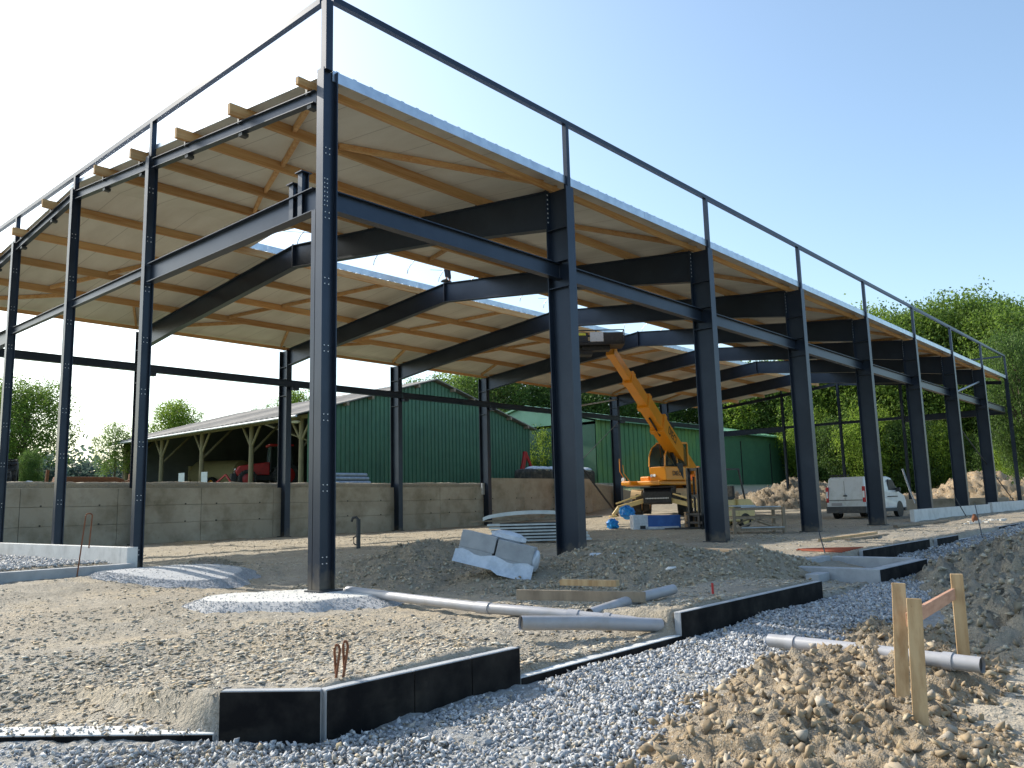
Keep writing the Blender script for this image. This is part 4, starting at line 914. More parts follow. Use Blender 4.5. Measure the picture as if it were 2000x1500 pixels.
m_ = MB(); m_.box(piv+Vector((0, 0, -.45)), (.7, .66, 1.1)); m_.build('boom_tower', yellow, th_, bevel=.03)
m_ = MB(); m_.tube([piv+bd*.6-bup*1.1, piv+bd*3.4-bup*.42], .09, 10); m_.build('lift_cylinder', blackm, th_); m_ = MB(); m_.tube([piv+bd*5.2-bup*.40, piv+bd*6.8-bup*.34], .04, 8); m_.build('lift_cylinder', blackm, th_)
m_ = MB(); sdv = bd.cross(bup).normalized(); m_.tube([piv+bd*3+sdv*.27, piv+bd*3.6+sdv*.30-bup*.5, piv+bd*4.3+sdv*.27-bup*.3, piv+bd*5.4+sdv*.25-bup*.25], .02, 6); m_.build('hose', black_r, th_)
for s_ in (1, -1):
    ex = -bd if s_ > 0 else bd; nz = sdv*s_; ex = (bd*(-1)); ey = nz.cross(ex)
    # lettering runs down the boom
    Mx = Matrix((ex, ey, nz)).transposed().to_4x4(); Mx.translation = piv+bd*BL*.36+nz*(.29+.008)
    text_on(th_, 'DIECI', Mx, .52, blackm)
bk = thing('work_basket', 'dark work basket with a white notice board at the boom tip under the rafters', 'basket', (21.35, 10.0, 7.62), R(-49))
m_ = MB(); m_.box((-.3, 0, .06), (2.4, 1.1, .12)); m_.box((-.3, -.1, -.1), (1.2, .5, .2)); m_.box((-.9, 0, -.25), (.9, .6, .25)); m_.build('floor', blackm, bk, bevel=.02)
m_ = MB()
for x in (-1.48, -.3, .88):
    for y in (-.53, .53): m_.tube([(x, y, .1), (x, y, .62)], .025, 6)
for z in (.36, .62):
    m_.tube([(-1.48, -.53, z), (.88, -.53, z), (.88, .53, z), (-1.48, .53, z), (-1.48, -.53, z)], .025, 6)
m_.build('guard_rail', blackm, bk)
for q_ in (((.42, -.56, .30), (.84, .02, .42)), ((-.9, -.56, .3), (.5, .02, .4))): m_ = MB(); m_.box(*q_); m_.build('side_panel', blackm, bk)
m_ = MB(); m_.box((-.28, -.58, .33), (.56, .02, .40)); m_.build('notice_board', mat('notice', (.62, .62, .62), .6, 0, [(14, (.35, .35, .35), .55, .75)]), bk)
m_ = MB(); m_.box((-.95, -.585, .45), (.42, .015, .1)); m_.build('yellow_sticker', mat('sticker', (.65, .6, .05), .5), bk)

# --- forklift
fk = thing('forklift', 'cream yellow forklift truck with black mast behind the second column', 'forklift', (20.8, 4.7, 0), R(158))
m_ = MB(); m_.box((.0, 0, .50), (1.5, 1.0, .5)); m_.prism([(-1.2, .22), (-.45, .22), (-.45, 1.05), (-1.05, 1.05), (-1.25, .8)], -.52, .52); m_.box((-.35, 0, .88), (.75, .8, .3)); m_.prism([(.45, .6), (.72, .6), (.72, 1.1), (.6, 1.15), (.5, 1.1)], -.45, .45); m_.build('body', cream, fk, bevel=.04)
wheel(fk, (.78, -.47, .33), .33, .24, lug=False, rimc=cream); wheel(fk, (.78, .47, .33), .33, .24, lug=False, rimc=cream); wheel(fk, (-.75, -.44, .27), .27, .2, lug=False, rimc=cream); wheel(fk, (-.75, .44, .27), .27, .2, lug=False, rimc=cream)
m_ = MB()
for y in (-.34, .34): m_.box((1.08, y, 1.12), (.14, .09, 2.2)); m_.box((1.14, y*.78, 1.15), (.1, .06, 2.1))
for z in (.5, 1.2, 2.16): m_.box((1.08, 0, z), (.08, .6, .1))
m_.tube([(1.02, -.12, .3), (1.02, -.12, 1.9)], .04, 8); m_.tube([(1.02, .12, .3), (1.02, .12, 1.9)], .04, 8); m_.build('mast', blackm, fk)
m_ = MB()
for y in (-.28, .28): m_.box((1.72, y, .07), (1.1, .1, .04)); m_.box((1.2, y, .32), (.04, .1, .55))
m_.box((1.19, 0, .55), (.03, .9, .08)); m_.box((1.19, 0, .25), (.03, .9, .08)); m_.build('forks', blackm, fk)
m_ = MB()
for y in (-.45, .45): m_.bar((.66, y, 1.05), (.42, y, 2.12), .05, .05); m_.bar((-.85, y, 1.0), (-.62, y, 2.12), .05, .05); m_.box((-.1, y, 2.14), (1.1, .05, .05))
for i in range(6): m_.box((-.6+i*.2, 0, 2.15), (.04, .86, .04))
m_.build('overhead_guard', blackm, fk)
m_ = MB(); m_.box((-.32, 0, 1.08), (.45, .45, .12)); m_.box((-.55, 0, 1.32), (.1, .42, .45)); m_.build('seat', blackm, fk, bevel=.03)
m_ = MB(); m_.tube([(.5, 0, 1.1), (.3, 0, 1.32)], .02, 6); m_.tube([(.3+.16*math.cos(a)*.5, .16*math.sin(a), 1.33+.12*math.cos(a)) for a in np.linspace(0, 2*math.pi, 13)], .014, 6); m_.build('steering_wheel', blackm, fk)
m_ = MB(); m_.cyl((1.0, .2, 2.2), (1.06, .2, 2.2), .07, 10); m_.box((.95, -.2, 2.05), (.1, .22, .12)); m_.build('work_lamp', orangeb, fk)

# --- van seen from behind
vn_ = thing('delivery_van', 'white panel delivery van seen from behind inside the hall', 'van', (32.3, 3.25, gz_(32.3, 3.25)+.0), R(-4)); vn_.scale = (.95, .95, .95)
side = [(-2.4, .42), (-2.42, .95), (-2.38, 1.3), (-2.28, 1.86), (-2.1, 1.93), (.5, 1.95), (.95, 1.88), (1.62, 1.22), (2.25, 1.02), (2.42, .75), (2.42, .42)]
m_ = MB(); n = len(side); hw = .92; sect = []
for (x, z) in side:
    tuck = .0 if z < 1.1 else (.10*(z-1.1)/.85); sect.append((x, z, hw-tuck))
vs = [(x, -w__, z) for x, z, w__ in sect]+[(x, w__, z) for x, z, w__ in sect]
m_.add(vs, [(i, (i+1) % n, n+(i+1) % n, n+i) for i in range(n)]+[tuple(range(n)), tuple(range(n, 2*n))]); m_.build('body', white_p, vn_, bevel=.05)
m_ = MB(); m_.box((-2.40, 0, .42), (.16, 1.86, .30)); m_.box((2.36, 0, .42), (.2, 1.8, .3)); m_.box((0, -.925, .36), (2.4, .03, .16)); m_.box((0, .925, .36), (2.4, .03, .16)); m_.box((-2.05, -.93, .55), (.6, .03, .45)); m_.box((-2.05, .93, .55), (.6, .03, .45)); m_.build('bumper', grey_pl, vn_, bevel=.03)
for s_ in (-1, 1):
    for x in (-1.45, 1.55):
        wheel(vn_, (x, s_*.80, .32), .32, .22, lug=False, rimc=galv_dull)
        m_ = MB(); m_.cyl((x, s_*.90, .36), (x, s_*.929, .36), .40, 24); m_.build('wheel_arch', blackm, vn_)
    m_ = MB(); m_.box((-2.385, s_*.86, 1.12), (.10, .13, .72)); m_.build('tail_lamp', red_l, vn_, bevel=.02)
    m_ = MB(); m_.box((-2.442, s_*.86, 1.12), (.02, .09, .3)); m_.build('lamp_lens', clear_l, vn_)
    m_ = MB(); m_.box((.75, s_*(.925), .98), (1.2, .015, .05)); m_.box((-1.1, s_*.925, 1.05), (1.4, .012, .05)); m_.build('side_rub_strip', grey_pl, vn_)
    m_ = MB(); m_.prism([(.35, 1.28), (1.42, 1.28), (.9, 1.78), (.35, 1.80)], s_*.875, s_*.905); m_.build('side_window', blackm, vn_)
    m_ = MB(); m_.box((1.25, s_*1.02, 1.30), (.12, .2, .2)); m_.build('mirror', grey_pl, vn_, bevel=.02)
m_ = MB(); m_.box((-2.435, 0, .86), (.008, 1.6, .03)); m_.box((-2.425, .02, 1.3), (.008, .012, .9)); m_.build('door_gaps', grey_pl, vn_)
m_ = MB(); m_.box((-2.45, .42, .68), (.012, .5, .12)); m_.build('number_plate', mat('plate', (.35, .33, .34), .5), vn_)
m_ = MB(); m_.box((-2.45, .0, 1.06), (.03, .2, .05)); m_.build('door_handle', grey_pl, vn_, bevel=.01)
m_ = MB(); m_.ball((-2.44, 0, 1.12), (.02, .05, .05), 10, 6); m_.build('badge', galv_dull, vn_)
m_ = MB(); m_.prism([(.98, 1.86), (1.60, 1.26), (1.62, 1.28), (1.0, 1.89)], -.74, .74); m_.build('windscreen', blackm, vn_)
m_ = MB(); m_.box((-1.9, .45, 2.02), (.1, .9, .05))
for q in range(4): m_.box((-1.95, .2+q*.18, 2.0), (.06, .06, .12))
m_.build('roof_rack', blackm, vn_)

# ------------------------------------------------------------------ barns and farm things behind the wall
bz = 2.3
barn = thing('open_barn', 'open-fronted green clad barn with grey fibre cement roof and Y-braced posts', 'barn', (30, 30, bz), world=True)
BX0, BX1, BY0, BY1, BE, BR, BXM = 20.3, 39.9, 30.0, 54.5, 6.62, 9.35, 30.1
m_ = MB()
# green gable: ribbed cladding as vertical profile strips
def gable_z(x): return BE+(BR-BE)*(1-abs(x-BXM)/(BX1-BXM))-.02
x = BX0; V = []; F = []; i = 0
while x < BX1-.02:
    xs4 = [(x, .06), (x+.03, 0), (x+.25, 0), (x+.28, .06)]
    for (xx, d) in xs4: xx = min(xx, BX1); V += [(xx, BY0-.05+d, 2.42), (xx, BY0-.05+d, gable_z(xx))]
    x += .33
for q in range(len(V)//2-1): F.append((2*q, 2*q+2, 2*q+3, 2*q+1))
m_.add(V, F); m_.build('gable_cladding', greenc, barn)
m_ = MB(); m_.box(((BX0+BX1)/2, BY0+.1, 2.05), (BX1-BX0, .16, .9)); m_.build('gable_plinth', conc, barn)
m_ = MB(); m_.box((BX1-.05, (BY0+BY1)/2+.05, (BE+bz)/2), (.08, BY1-BY0-.1, BE-bz)); m_.prism([(BX0+.1, bz-.2), (BX1-.1, bz-.2), (BX1-.1, BE-.05), (BXM, BR-.1), (BX0+.1, BE-.1)], BY1-.04, BY1+.04)
for z in (3.0, 4.0, 5.0): m_.box(((BX0+BX1)/2+.1, BY1-.07, z), (BX1-BX0-.4, .05, .1))
m_.build('inner_sheeting', barn_in, barn)
rf = MB()
for s_, xe in ((-1, BX0-1.0), (1, BX1+.35)):
    sl = (BR-BE)/(BXM-BX0) if s_ < 0 else (BR-BE)/(BX1-BXM); dx = abs(xe-BXM); ze = BR-sl*dx
    n = 90; V = []
    for q in range(n+1):
        y = BY0-.45+(BY1-BY0+.9)*q/n; h = .04*math.sin(q*math.pi*.97)
        V += [(xe, y, ze+.10+h), (BXM, y, BR+.12+h), (xe, y, ze+.03), (BXM, y, BR+.05)]
    F = []
    for q in range(n): a = 4*q; b = a+4; F += [(a, b, b+1, a+1), (a+2, a+3, b+3, b+2), (a, a+2, b+2, b), ]
    F += [(0, 1, 3, 2), (4*n, 4*n+2, 4*n+3, 4*n+1)]
    rf.add(V, F)
rf.build('roof', slate, barn)
m_ = MB(); m_.tube([(BX0-1.05, BY0-.4, 6.30), (BX0-1.05, BY1+.4, 6.30)], .07, 8); m_.build('gutter', galv_dull, barn)
for q in range(5):
    for s_ in (-1, 1):
        xx = BXM+s_*(1.6+q*1.9); m_ = MB(); m_.box((xx, BY0-.27, gable_z(xx)-.05), (.16, .42, .2)); m_.build('purlin_end', timber_grey, barn)
for y in (30.9, 36.3, 42.5, 48.3, 54.1):
    m_ = MB(); m_.tube([(BX0+.2, y, 2.0), (BX0+.2, y, 6.4)], .16, 10, rad=[.17, .14]); o = m_.build('post', postw, barn)
    for s_ in (-1, 1):
        m_ = MB(); m_.tube([(BX0+.2, y, 5.0), (BX0+.2, y+s_*1.0, 6.3)], .08, 8); m_.build('brace', postw, o)
    m_ = MB(); m_.tube([(BX0+.2, y, 4.6), (BX0+2.4, y, 6.75)], .08, 8); m_.build('brace', postw, o)
m_ = MB(); m_.bar((BX0+.2, BY0, 6.42), (BX0+.2, BY1, 6.42), .12, .22); m_.build('eave_beam', postw, barn)
m_ = MB(); m_.ball((BX0-.05, 31.1, 6.15), (.3, .3, .10), 14, 6); m_.build('yard_lamp', clear_l, barn)

shed = thing('green_shed', 'long green steel shed with light green roof beyond the telescopic handler', 'shed', (60, 27, 2.3), world=True)
m_ = MB(); V = []; F = []; x = 43.0
while x < 62:
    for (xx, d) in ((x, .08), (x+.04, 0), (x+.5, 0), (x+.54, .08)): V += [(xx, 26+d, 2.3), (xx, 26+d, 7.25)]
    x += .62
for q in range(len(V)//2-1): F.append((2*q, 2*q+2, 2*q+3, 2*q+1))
m_.add(V, F); m_.build('lit_cladding', greenc_lit, shed)  # brighter stretch of the wall, its light painted by the paler green
m_ = MB(); m_.box((70.4, 26.1, 4.8), (16.0, .12, 4.9)); m_.build('shade_cladding', greenc, shed)  # same wall, shade on this stretch painted by the darker green
m_ = MB(); m_.box((73, 26.02, 4.4), (.12, .06, 4.2)); m_.box((66.5, 26.02, 4.4), (.12, .06, 4.2)); m_.build('door_post', blackm, shed)
m_ = MB(); m_.box((60.7, 33, 4.6), (35.3, 13.6, 4.6)); m_.build('back_walls', greenc, shed)
m_ = MB()
for a, b, z0, z1 in ((25.4, 33, 7.22, 8.9), (33, 40.5, 8.9, 7.2)):
    V = []; n = 60
    for q in range(n+1):
        xx = 42.6+(78.6-42.6)*q/n; h = .05*(q % 2); V += [(xx, a, z0+h), (xx, b, z1+h), (xx, a, z0-.12), (xx, b, z1-.12)]
    F = []
    for q in range(n): c_ = 4*q; d = c_+4; F += [(c_, d, d+1, c_+1), (c_+2, c_+3, d+3, d+2), (c_, c_+2, d+2, d)]
    F += [(0, 1, 3, 2), (4*n, 4*n+2, 4*n+3, 4*n+1)]; m_.add(V, F)
m_.prism([(26.1, 7.1), (40, 7.1), (33, 8.75)], 42.9, 43.1, Matrix(((0, 1, 0, 0), (1, 0, 0, 0), (0, 0, 1, 0), (0, 0, 0, 1))))
m_.build('roof', mat('roof_green', (.16, .36, .22), .4, 0, [(1, (.2, .42, .27), .4, .65)]), shed)
m_ = MB(); m_.box((52, 25.95, 2.32), (18.6, .2, .3)); m_.build('plinth', conc, shed)

def tractor(label, loc, rz, hood, beacon=False):
    t = thing('tractor', label, 'tractor', loc, rz)
    m_ = MB(); m_.prism([(.3, .9), (2.35, .85), (2.45, 1.1), (2.2, 1.5), (.3, 1.75)], -.42, .42); m_.build('hood', hood, t, bevel=.05)
    m_ = MB(); m_.box((.6, 0, .8), (3.4, .45, .5)); m_.box((2.55, 0, .75), (.3, .7, .5)); m_.build('chassis', blackm, t)
    m_ = MB(); m_.box((2.47, 0, 1.05), (.05, .6, .2)); m_.build('grille', blackm, t)
    m_ = MB(); m_.box((2.44, .0, 1.28), (.05, .5, .10)); m_.build('headlight', clear_l, t)
    m_ = MB(); m_.prism([(-1.15, 1.2), (.3, 1.2), (.25, 2.75), (-1.0, 2.75)], -.62, .62); m_.build('cab_glass', glass, t)
    m_ = MB()
    for y in (-.65, .65):
        for a, b in (((-1.15, 1.2), (-1.0, 2.75)), ((.3, 1.2), (.25, 2.75)), ((-.35, 1.2), (-.35, 2.75))): m_.bar((a[0], y, a[1]), (b[0], y, b[1]), .08, .08)
    m_.build('cab_frame', blackm, t)
    m_ = MB(); m_.box((-.4, 0, 2.84), (1.6, 1.5, .16)); m_.build('cab_roof', hood, t, bevel=.05)
    m_ = MB(); m_.box((-.6, 0, 1.6), (.6, .5, .8)); m_.build('seat', blackm, t)
    wheel(t, (-.7, -.85, .85), .85, .5, rimc=hood); wheel(t, (-.7, .85, .85), .85, .5, rimc=hood); wheel(t, (1.75, -.8, .6), .6, .4, rimc=hood); wheel(t, (1.75, .8, .6), .6, .4, rimc=hood)
    if beacon: m_ = MB(); m_.ball((-.2, -.6, 3.02), (.1, .1, .12), 12, 8); m_.build('beacon', orangeb, t)
    return t
tractor('dark red tractor parked in the open barn between two posts', (23.4, 38.4, 2.5), R(158), redp)
tractor('farm tractor with an orange beacon half hidden by the leftmost post', (2.8, 25.2, 1.55), R(250), galv_dull, True)
t = thing('tank_trailer', 'cream bulk tank trailer deep in the open barn', 'trailer', (27, 52.5, 2.6), R(105))
m_ = MB(); m_.tube([(-3.2, 0, 1.4), (-2.9, 0, 1.4), (1.6, 0, 1.5), (2.4, 0, 1.3)], 1, 18, rad=[.5, 1.1, 1.15, .6]); m_.build('tank', hosec, t, smooth=True)
m_ = MB(); m_.prism([(2.2, .5), (4.0, .9), (3.2, 2.3), (2.0, 2.2)], -.8, .8); m_.build('hopper', hosec, t, bevel=.05)
wheel(t, (-.8, -1.1, .6), .6, .45); wheel(t, (-.8, 1.1, .6), .6, .45)
t = thing('red_implement', 'low red farm implement with two white marker boards in front of the barn', 'implement', (20.0, 41.0, 2.45), R(-70))
m_ = MB(); m_.bar((-2.3, 0, .35), (2.0, 0, .4), .12, .12); m_.bar((-2.0, .5, .3), (2.0, .5, .35), .1, .1); m_.bar((.6, .2, .4), (1.5, .2, 1.0), .1, .1); m_.bar((1.5, .2, 1.0), (2.0, .2, .4), .1, .1)
for q in range(6): m_.bar((-2+q*.75, .2, .35), (-2.1+q*.75, .3, 0), .06, .06)
m_.build('frame', redp, t)
for x in (-1.9, .0):
    m_ = MB(); m_.box((x, -.1, .85), (.5, .03, .75)); m_.build('marker_board', white_p, t)
t = thing('pipe_pile', 'pile of pale pipes on timber beside the green barn gable', 'pipe pile', (21.7, 28, 2.1), 0)
for z, ys_ in ((.38, (-.3, -.05, .2)), (.62, (-.18, .08)), (.84, (-.05,))):
    for y in ys_:
        m_ = MB(); m_.tube([(-1.3+.1*z, y, z), (1.3-.12*z, y, z)], .12, 12); m_.build('pipe', galv_dull, t, smooth=True)
m_ = MB(); m_.box((0, 0, .13), (2.5, .7, .26)); m_.build('timber_base', timber_grey, t)
t = thing('rusty_roller', 'long rusty brown land leveller lying on the grass behind the wall', 'implement', (5.9, 23.4, 2.02), R(-2))
m_ = MB(); m_.prism([(-1.35, 0), (1.35, 0), (1.2, .42), (.9, .5), (-1.2, .5)], -.25, .25); m_.build('blade', rust, t, bevel=.02)
m_ = MB(); m_.bar((-1.55, -.1, 0), (-1.5, -.1, .75), .1, .1); m_.bar((1.45, -.1, 0), (1.5, -.1, .62), .1, .1); m_.bar((.5, -.4, .05), (1.45, -.3, .4), .05, .05); m_.build('side_arms', rust, t)
m_ = MB(); m_.ball((3.9, 23.2, 2.15), (.35, .1, .16), 10, 6, Matrix.Rotation(.5, 3, 'Y')); simple('white_sack', 'small white sack lying on the grass behind the wall', 'sack', m_, white_p)
t = thing('silage_clamp', 'dark wrapped silage clamp with grey plastic on top, between the two green buildings', 'silage clamp', (38.6, 26.5, 2.2), 0)
m_ = MB(); m_.box((0, 0, .62), (7.4, 1.6, 1.2)); m_.build('dark_wrap', dusty, t, bevel=.25)
m_ = MB()
for q in range(7): m_.ball((-2.8+q*.95+.2*random.random(), -.2, 1.2), (.6, .7, .22), 10, 6)
m_.build('grey_plastic', film, t, smooth=True)
t = thing('red_loader', 'small red machine mast showing above the silage clamp', 'machine', (39.3, 30, 2.3), 0)
m_ = MB(); m_.bar((-.6, 0, .6), (.0, 0, 2.6), .35, .35); m_.bar((.0, 0, 2.6), (.7, 0, 1.4), .25, .25); m_.box((0, 0, .8), (1.8, 1, .9)); m_.build('arm', redp, t, bevel=.03)

# ------------------------------------------------------------------ trees
leafm = mat('leaves', (.08, .16, .03), .6, attr='col', trans=.5, spec=.25)
def leaf_mesh(name, n, blobs, leaf, seed, cols):
    rg = np.random.default_rng(seed); blobs = np.array(blobs, float); w_ = blobs[:, 3]**2; k = rg.choice(len(blobs), n, p=w_/w_.sum())
    d = rg.normal(size=(n, 3)); d /= np.linalg.norm(d, axis=1)[:, None]; rad = rg.random(n)**.38
    # sprays: leaves gather in clumps
    ncl = max(20, n//26); cd_ = rg.normal(size=(ncl, 3)); cd_ /= np.linalg.norm(cd_, axis=1)[:, None]; cl = rg.integers(0, ncl, n); ck = rg.choice(len(blobs), ncl, p=w_/w_.sum()); cr = .55+.55*rg.random(ncl)
    P = blobs[ck[cl], :3]+cd_[cl]*(blobs[ck[cl], 3:4]*cr[cl][:, None])*np.array([1, 1, .85])+rg.normal(size=(n, 3))*leaf*2.5*(.6+.8*rg.random(ncl))[cl][:, None]
    lo = rg.random(n) < .25; P[lo] = (blobs[k, :3]+d*(blobs[k, 3:4]*rad[:, None]))[lo]
    nrm = d*.6+rg.normal(size=(n, 3))*.6+np.array([0, 0, .5]); nrm /= np.linalg.norm(nrm, axis=1)[:, None]
    t_ = np.cross(nrm, rg.normal(size=(n, 3))); t_ /= np.linalg.norm(t_, axis=1)[:, None]; b_ = np.cross(nrm, t_)
    s_ = leaf*rg.uniform(.6, 1.3, n)[:, None]
    V = np.stack([P-t_*s_, P-b_*s_*.5, P+t_*s_, P+b_*s_*.5], 1).reshape(-1, 3)
    F = np.arange(4*n).reshape(n, 4); c = palette(n, rg, cols, [3, 2, 1.5], .25)
    me_o = npmesh(name, V, F, leafm, attrs=np.repeat(c, 4, 0)); me = me_o.data; bpy.data.objects.remove(me_o); return me
GR = [(.13, .21, .035), (.18, .27, .045), (.08, .14, .03)]; GL = [(.20, .30, .04), (.26, .36, .05), (.13, .21, .03)]; GD = [(.085, .15, .035), (.115, .19, .04), (.055, .10, .03)]
def tree_kind(seed, H, Rr, base, nb, n, leaf, cols, trunk=.2):
    rr = random.Random(seed); bl = []; limbs = MB()
    limbs.tube([(0, 0, -.3), (rr.uniform(-.1, .1), 0, H*.3), (rr.uniform(-.25, .25), rr.uniform(-.2, .2), H*.6), (0, 0, H*.85)], 1, 8, rad=[trunk*1.25, trunk*.8, trunk*.5, trunk*.15])
    for i in range(nb):
        u = (i+.5)/nb; z = base+(H-base)*(.1+.82*u); prof = math.sin(math.pi*min(1, .12+.80*u))**.6; a = i*2.4+rr.uniform(-.5, .5)
        r_ = Rr*prof*rr.uniform(.35, .78); br = Rr*rr.uniform(.26, .44)*(.7+.3*prof); c = (math.cos(a)*r_, math.sin(a)*r_, min(z, H-br*.8)); bl.append((*c, br))
        limbs.tube([(0, 0, max(base*.5, c[2]-Rr*.5)), (c[0]*.5, c[1]*.5, c[2]-br*.5), c], 1, 5, rad=[trunk*.4, trunk*.22, trunk*.08])
    cm = leaf_mesh('crown', n, bl, leaf, seed, cols); to = limbs.build('trunk', bark); tm = to.data; bpy.data.objects.remove(to); return cm, tm, H
K = {}
K['oak'] = tree_kind(11, 10, 4.6, 2.2, 34, 30000, .095, GR); K['oak2'] = tree_kind(12, 10, 4.2, 2.0, 30, 30000, .095, GR); K['ash'] = tree_kind(13, 10, 3.4, 2.4, 28, 24000, .095, GL)
K['dark'] = tree_kind(14, 10, 4.2, 1.6, 30, 30000, .10, GD); K['tall'] = tree_kind(15, 10, 3.1, 1.5, 30, 26000, .09, GR); K['bush'] = tree_kind(16, 10, 6.0, .3, 34, 26000, .15, GL, .1); K['dbush'] = tree_kind(17, 10, 6.5, .1, 34, 26000, .16, GD, .1)
K['airy'] = tree_kind(18, 10, 4.2, 2.5, 20, 13000, .10, GR, .16)
def tree(kind, px, dist, top, label, group=None, wf=1.0, rz=None, name='tree', az=None):
    a = yaw-math.atan((px-1000)/1603.2); hd = dist/math.cos(math.atan((px-1000)/1603.2)); x = CAM.x+hd*math.cos(a); y = CAM.y+hd*math.sin(a); z = float(base_g(x, y))-.1
    cm, tm, H = K[kind]; hor = 1010.6-.0257*px; zt_ = CAM.z+(hor-top)/1603.2*dist; s_ = (zt_-z)/H
    t = thing(name, label, 'tree' if name == 'tree' else 'bush', (x, y, z), random.uniform(0, 6.28) if rz is None else rz, group); t.scale = (s_*wf, s_*wf, s_)
    for nm, me in (('crown', cm), ('trunk', tm)):
        o = bpy.data.objects.new(nm, me); COL.objects.link(o); o.parent = t
    return t
tree('oak', 45, 72, 738, 'large dense tree at the far left edge behind the steel posts', wf=1.15)
tree('oak2', -60, 75, 745, 'leafy tree cut by the left edge of the picture', wf=1.1)
tree('dbush', 55, 58, 880, 'dark rounded bush below the large tree at the far left', name='bush', wf=.55)
tree('airy', 222, 62, 822, 'small airy tree with a visible trunk left of the open barn', wf=.9)
tree('ash', 332, 92, 778, 'tree rising above the left end of the barn roof', wf=1.0)
tree('ash', 572, 92, 758, 'bright treetop above the barn roof behind the second rear column', wf=.8)
tree('airy', 508, 95, 792, 'thin treetop barely showing above the middle of the barn roof', wf=.6)
tree('airy', 845, 96, 728, 'rounded pale treetop above the peak of the green gable', wf=.9)
tree('bush', 1060, 66, 815, 'bright yellow green bush right of the green gable', name='bush', wf=.62)
tree('bush', 1148, 70, 832, 'bright bush between the green barn and the long green shed', name='bush', wf=.42)
WG = 'trees of the wood behind the hall'
fr = [(905, 95, 742, 'ash'), (962, 88, 735, 'dark'), (1030, 92, 748, 'dark'), (1095, 90, 752, 'dark'), (1165, 92, 750, 'dark'), (1235, 96, 762, 'oak'), (1310, 98, 756, 'dark'), (1385, 98, 762, 'oak2'), (1455, 94, 735, 'ash'), (1520, 92, 725, 'dark'), (1575, 88, 690, 'oak'),
      (1635, 86, 628, 'tall'), (1690, 84, 598, 'ash'), (1745, 82, 622, 'oak'), (1795, 80, 602, 'tall'), (1850, 80, 586, 'oak2'), (1905, 79, 572, 'oak'), (1955, 76, 578, 'tall'), (2010, 72, 596, 'oak2'), (2070, 70, 600, 'dark'),
      (1600, 100, 660, 'dark'), (1665, 100, 615, 'dark'), (1725, 98, 625, 'dark'), (1780, 96, 620, 'dark'), (1835, 95, 605, 'dark'), (1890, 94, 592, 'dark'), (1945, 92, 590, 'dark'), (2000, 90, 600, 'dark')]
nl = {'ash': 'light green leafy tree in the wood behind the hall', 'dark': 'dark green tree in the wood behind the hall', 'oak': 'broad mid green tree in the wood behind the hall', 'oak2': 'broad mid green tree in the wood behind the hall', 'tall': 'slender tall tree in the wood behind the hall'}
ORD = ['first', 'second', 'third', 'fourth', 'fifth', 'sixth', 'seventh', 'eighth', 'ninth', 'tenth', 'eleventh', 'twelfth', 'thirteenth', 'fourteenth', 'fifteenth', 'sixteenth', 'seventeenth', 'eighteenth', 'nineteenth', 'twentieth']
for q_, (px, d, tp, kd) in enumerate(fr): tree(kd, px, d, tp-(26 if px < 1550 else 4), nl[kd].replace(' in the wood behind the hall', '')+(', %s from the left along the front of the wood' % ORD[q_] if q_ < 20 else ', %s from the left in the back row of the wood' % ORD[q_-20]), WG, wf=.84 if px > 1550 else 1.12)
UG = 'bushes along the foot of the wood'
for q_, (px, d, tp, kd) in enumerate(((940, 80, 800, 'dbush'), (1010, 84, 810, 'dbush'), (1100, 82, 830, 'dbush'), (1200, 100, 800, 'dbush'), (1450, 100, 800, 'bush'), (1520, 92, 800, 'dbush'), (1580, 84, 800, 'bush'), (1640, 80, 820, 'dbush'), (1690, 78, 800, 'bush'), (1745, 77, 825, 'dbush'), (1790, 76, 815, 'dbush'), (1840, 75, 830, 'bush'), (1890, 74, 850, 'dbush'), (1935, 72, 840, 'dbush'), (1985, 68, 850, 'bush'), (2040, 66, 840, 'dbush'),
                     (1560, 90, 740, 'dbush'), (1620, 88, 760, 'dbush'), (1700, 86, 740, 'dbush'), (1770, 86, 740, 'dbush'), (1840, 84, 750, 'dbush'), (1910, 82, 740, 'dbush'), (1980, 80, 740, 'dbush'))):
    tree(kd, px, d, tp, ('bright leafy bush' if kd == 'bush' else 'dark bush')+(' at the foot of the wood, %s from the left' % ORD[q_] if q_ < 16 else ' in the second row under the trees, %s from the left' % ORD[q_-16]), UG, name='bush', wf=.75 if tp > 790 else .5)
tree('dark', 1998, 52, 640, 'dark tree cut by the right edge of the picture beyond the last column', wf=.55)
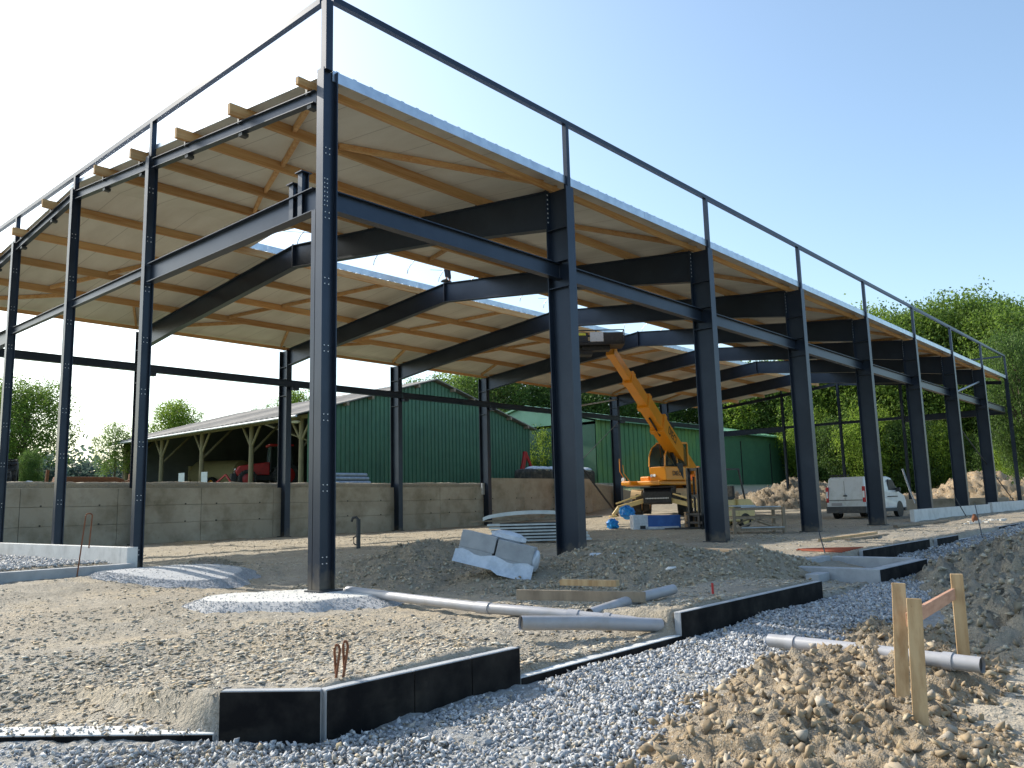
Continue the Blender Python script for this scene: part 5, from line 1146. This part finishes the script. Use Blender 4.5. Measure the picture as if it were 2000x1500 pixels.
# distant hedge line at the left, one mass, haze put into its leaf colours
rg = np.random.default_rng(77); bl = []
for q in range(90):
    a = R(62+q*.25); d = 225+rg.uniform(-12, 12); x = CAM.x+d*math.cos(a); y = CAM.y+d*math.sin(a); r_ = rg.uniform(3.5, 6.5); bl.append((x, y, float(base_g(x, y))+r_*.9+rg.uniform(0, 3.5), r_))
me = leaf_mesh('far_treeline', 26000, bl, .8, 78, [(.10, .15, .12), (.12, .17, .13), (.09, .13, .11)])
o = bpy.data.objects.new('far_treeline', me); COL.objects.link(o); tag(o, 'hazy bluish line of trees far beyond the green field', 'treeline', kind='stuff')

# pebbles on the flanks of the two gravel footings, as a part of each
for nm, blobs, x0, x1, y0, y1 in (('gravel_footing', [(-.38, -.08, 1.5, 1.0, .32, -.85, 2.2)], -3, 1.5, -3, 2), ('gravel_footing.001', [(.2, 4.6, 1.3, 1.5, .26, .3, 2)], -1.8, 2.5, 2.6, 5.6)):
    rg = np.random.default_rng(31); x = rg.uniform(x0, x1, 26000); y = rg.uniform(y0, y1, 26000); h = 0*x
    for b in blobs: h = np.maximum(h, np.minimum(mound(x, y, *b), b[4]*.42))
    mx = max(b[4] for b in blobs)*.42; ok = (h > .004) & ((h < mx*.97) | (rg.random(len(x)) < .06)); x, y, h = x[ok], y[ok], h[ok]; s_ = rg.uniform(.006, .014, len(x))
    scatter('pebbles', np.stack([x, y, base_g(x, y)-.015+h], -1), s_, palette(len(x), rg, [(.44, .44, .45), (.36, .37, .39), (.55, .55, .54)], [3, 2, 2]), stone_m, parent=bpy.data.objects[nm], seed=33)['kind'] = 'stuff'

# stones spilled over the top of the bottom-left strip
rg = np.random.default_rng(91); q = rg.random(420); t_ = .1+q*4.2*rg.random(420)**.4; u_ = rg.uniform(-.02, .24, 420); x = A_.x+D_.x*t_+N_.x*u_; y = A_.y+D_.y*t_+N_.y*u_; s_ = rg.uniform(.006, .022, 420)
o = scatter('spilled_stones', np.stack([x, y, np.full(420, -.218)+s_*.3], -1), s_, palette(420, rg, [(.41, .42, .43), (.47, .42, .33), (.56, .56, .55), (.30, .25, .18)], [3, 3, 1, 2]), stone_m, ANG, seed=92); tag(o, 'stones and soil crumbs spilled along the low white-topped strip', 'stones', kind='stuff')
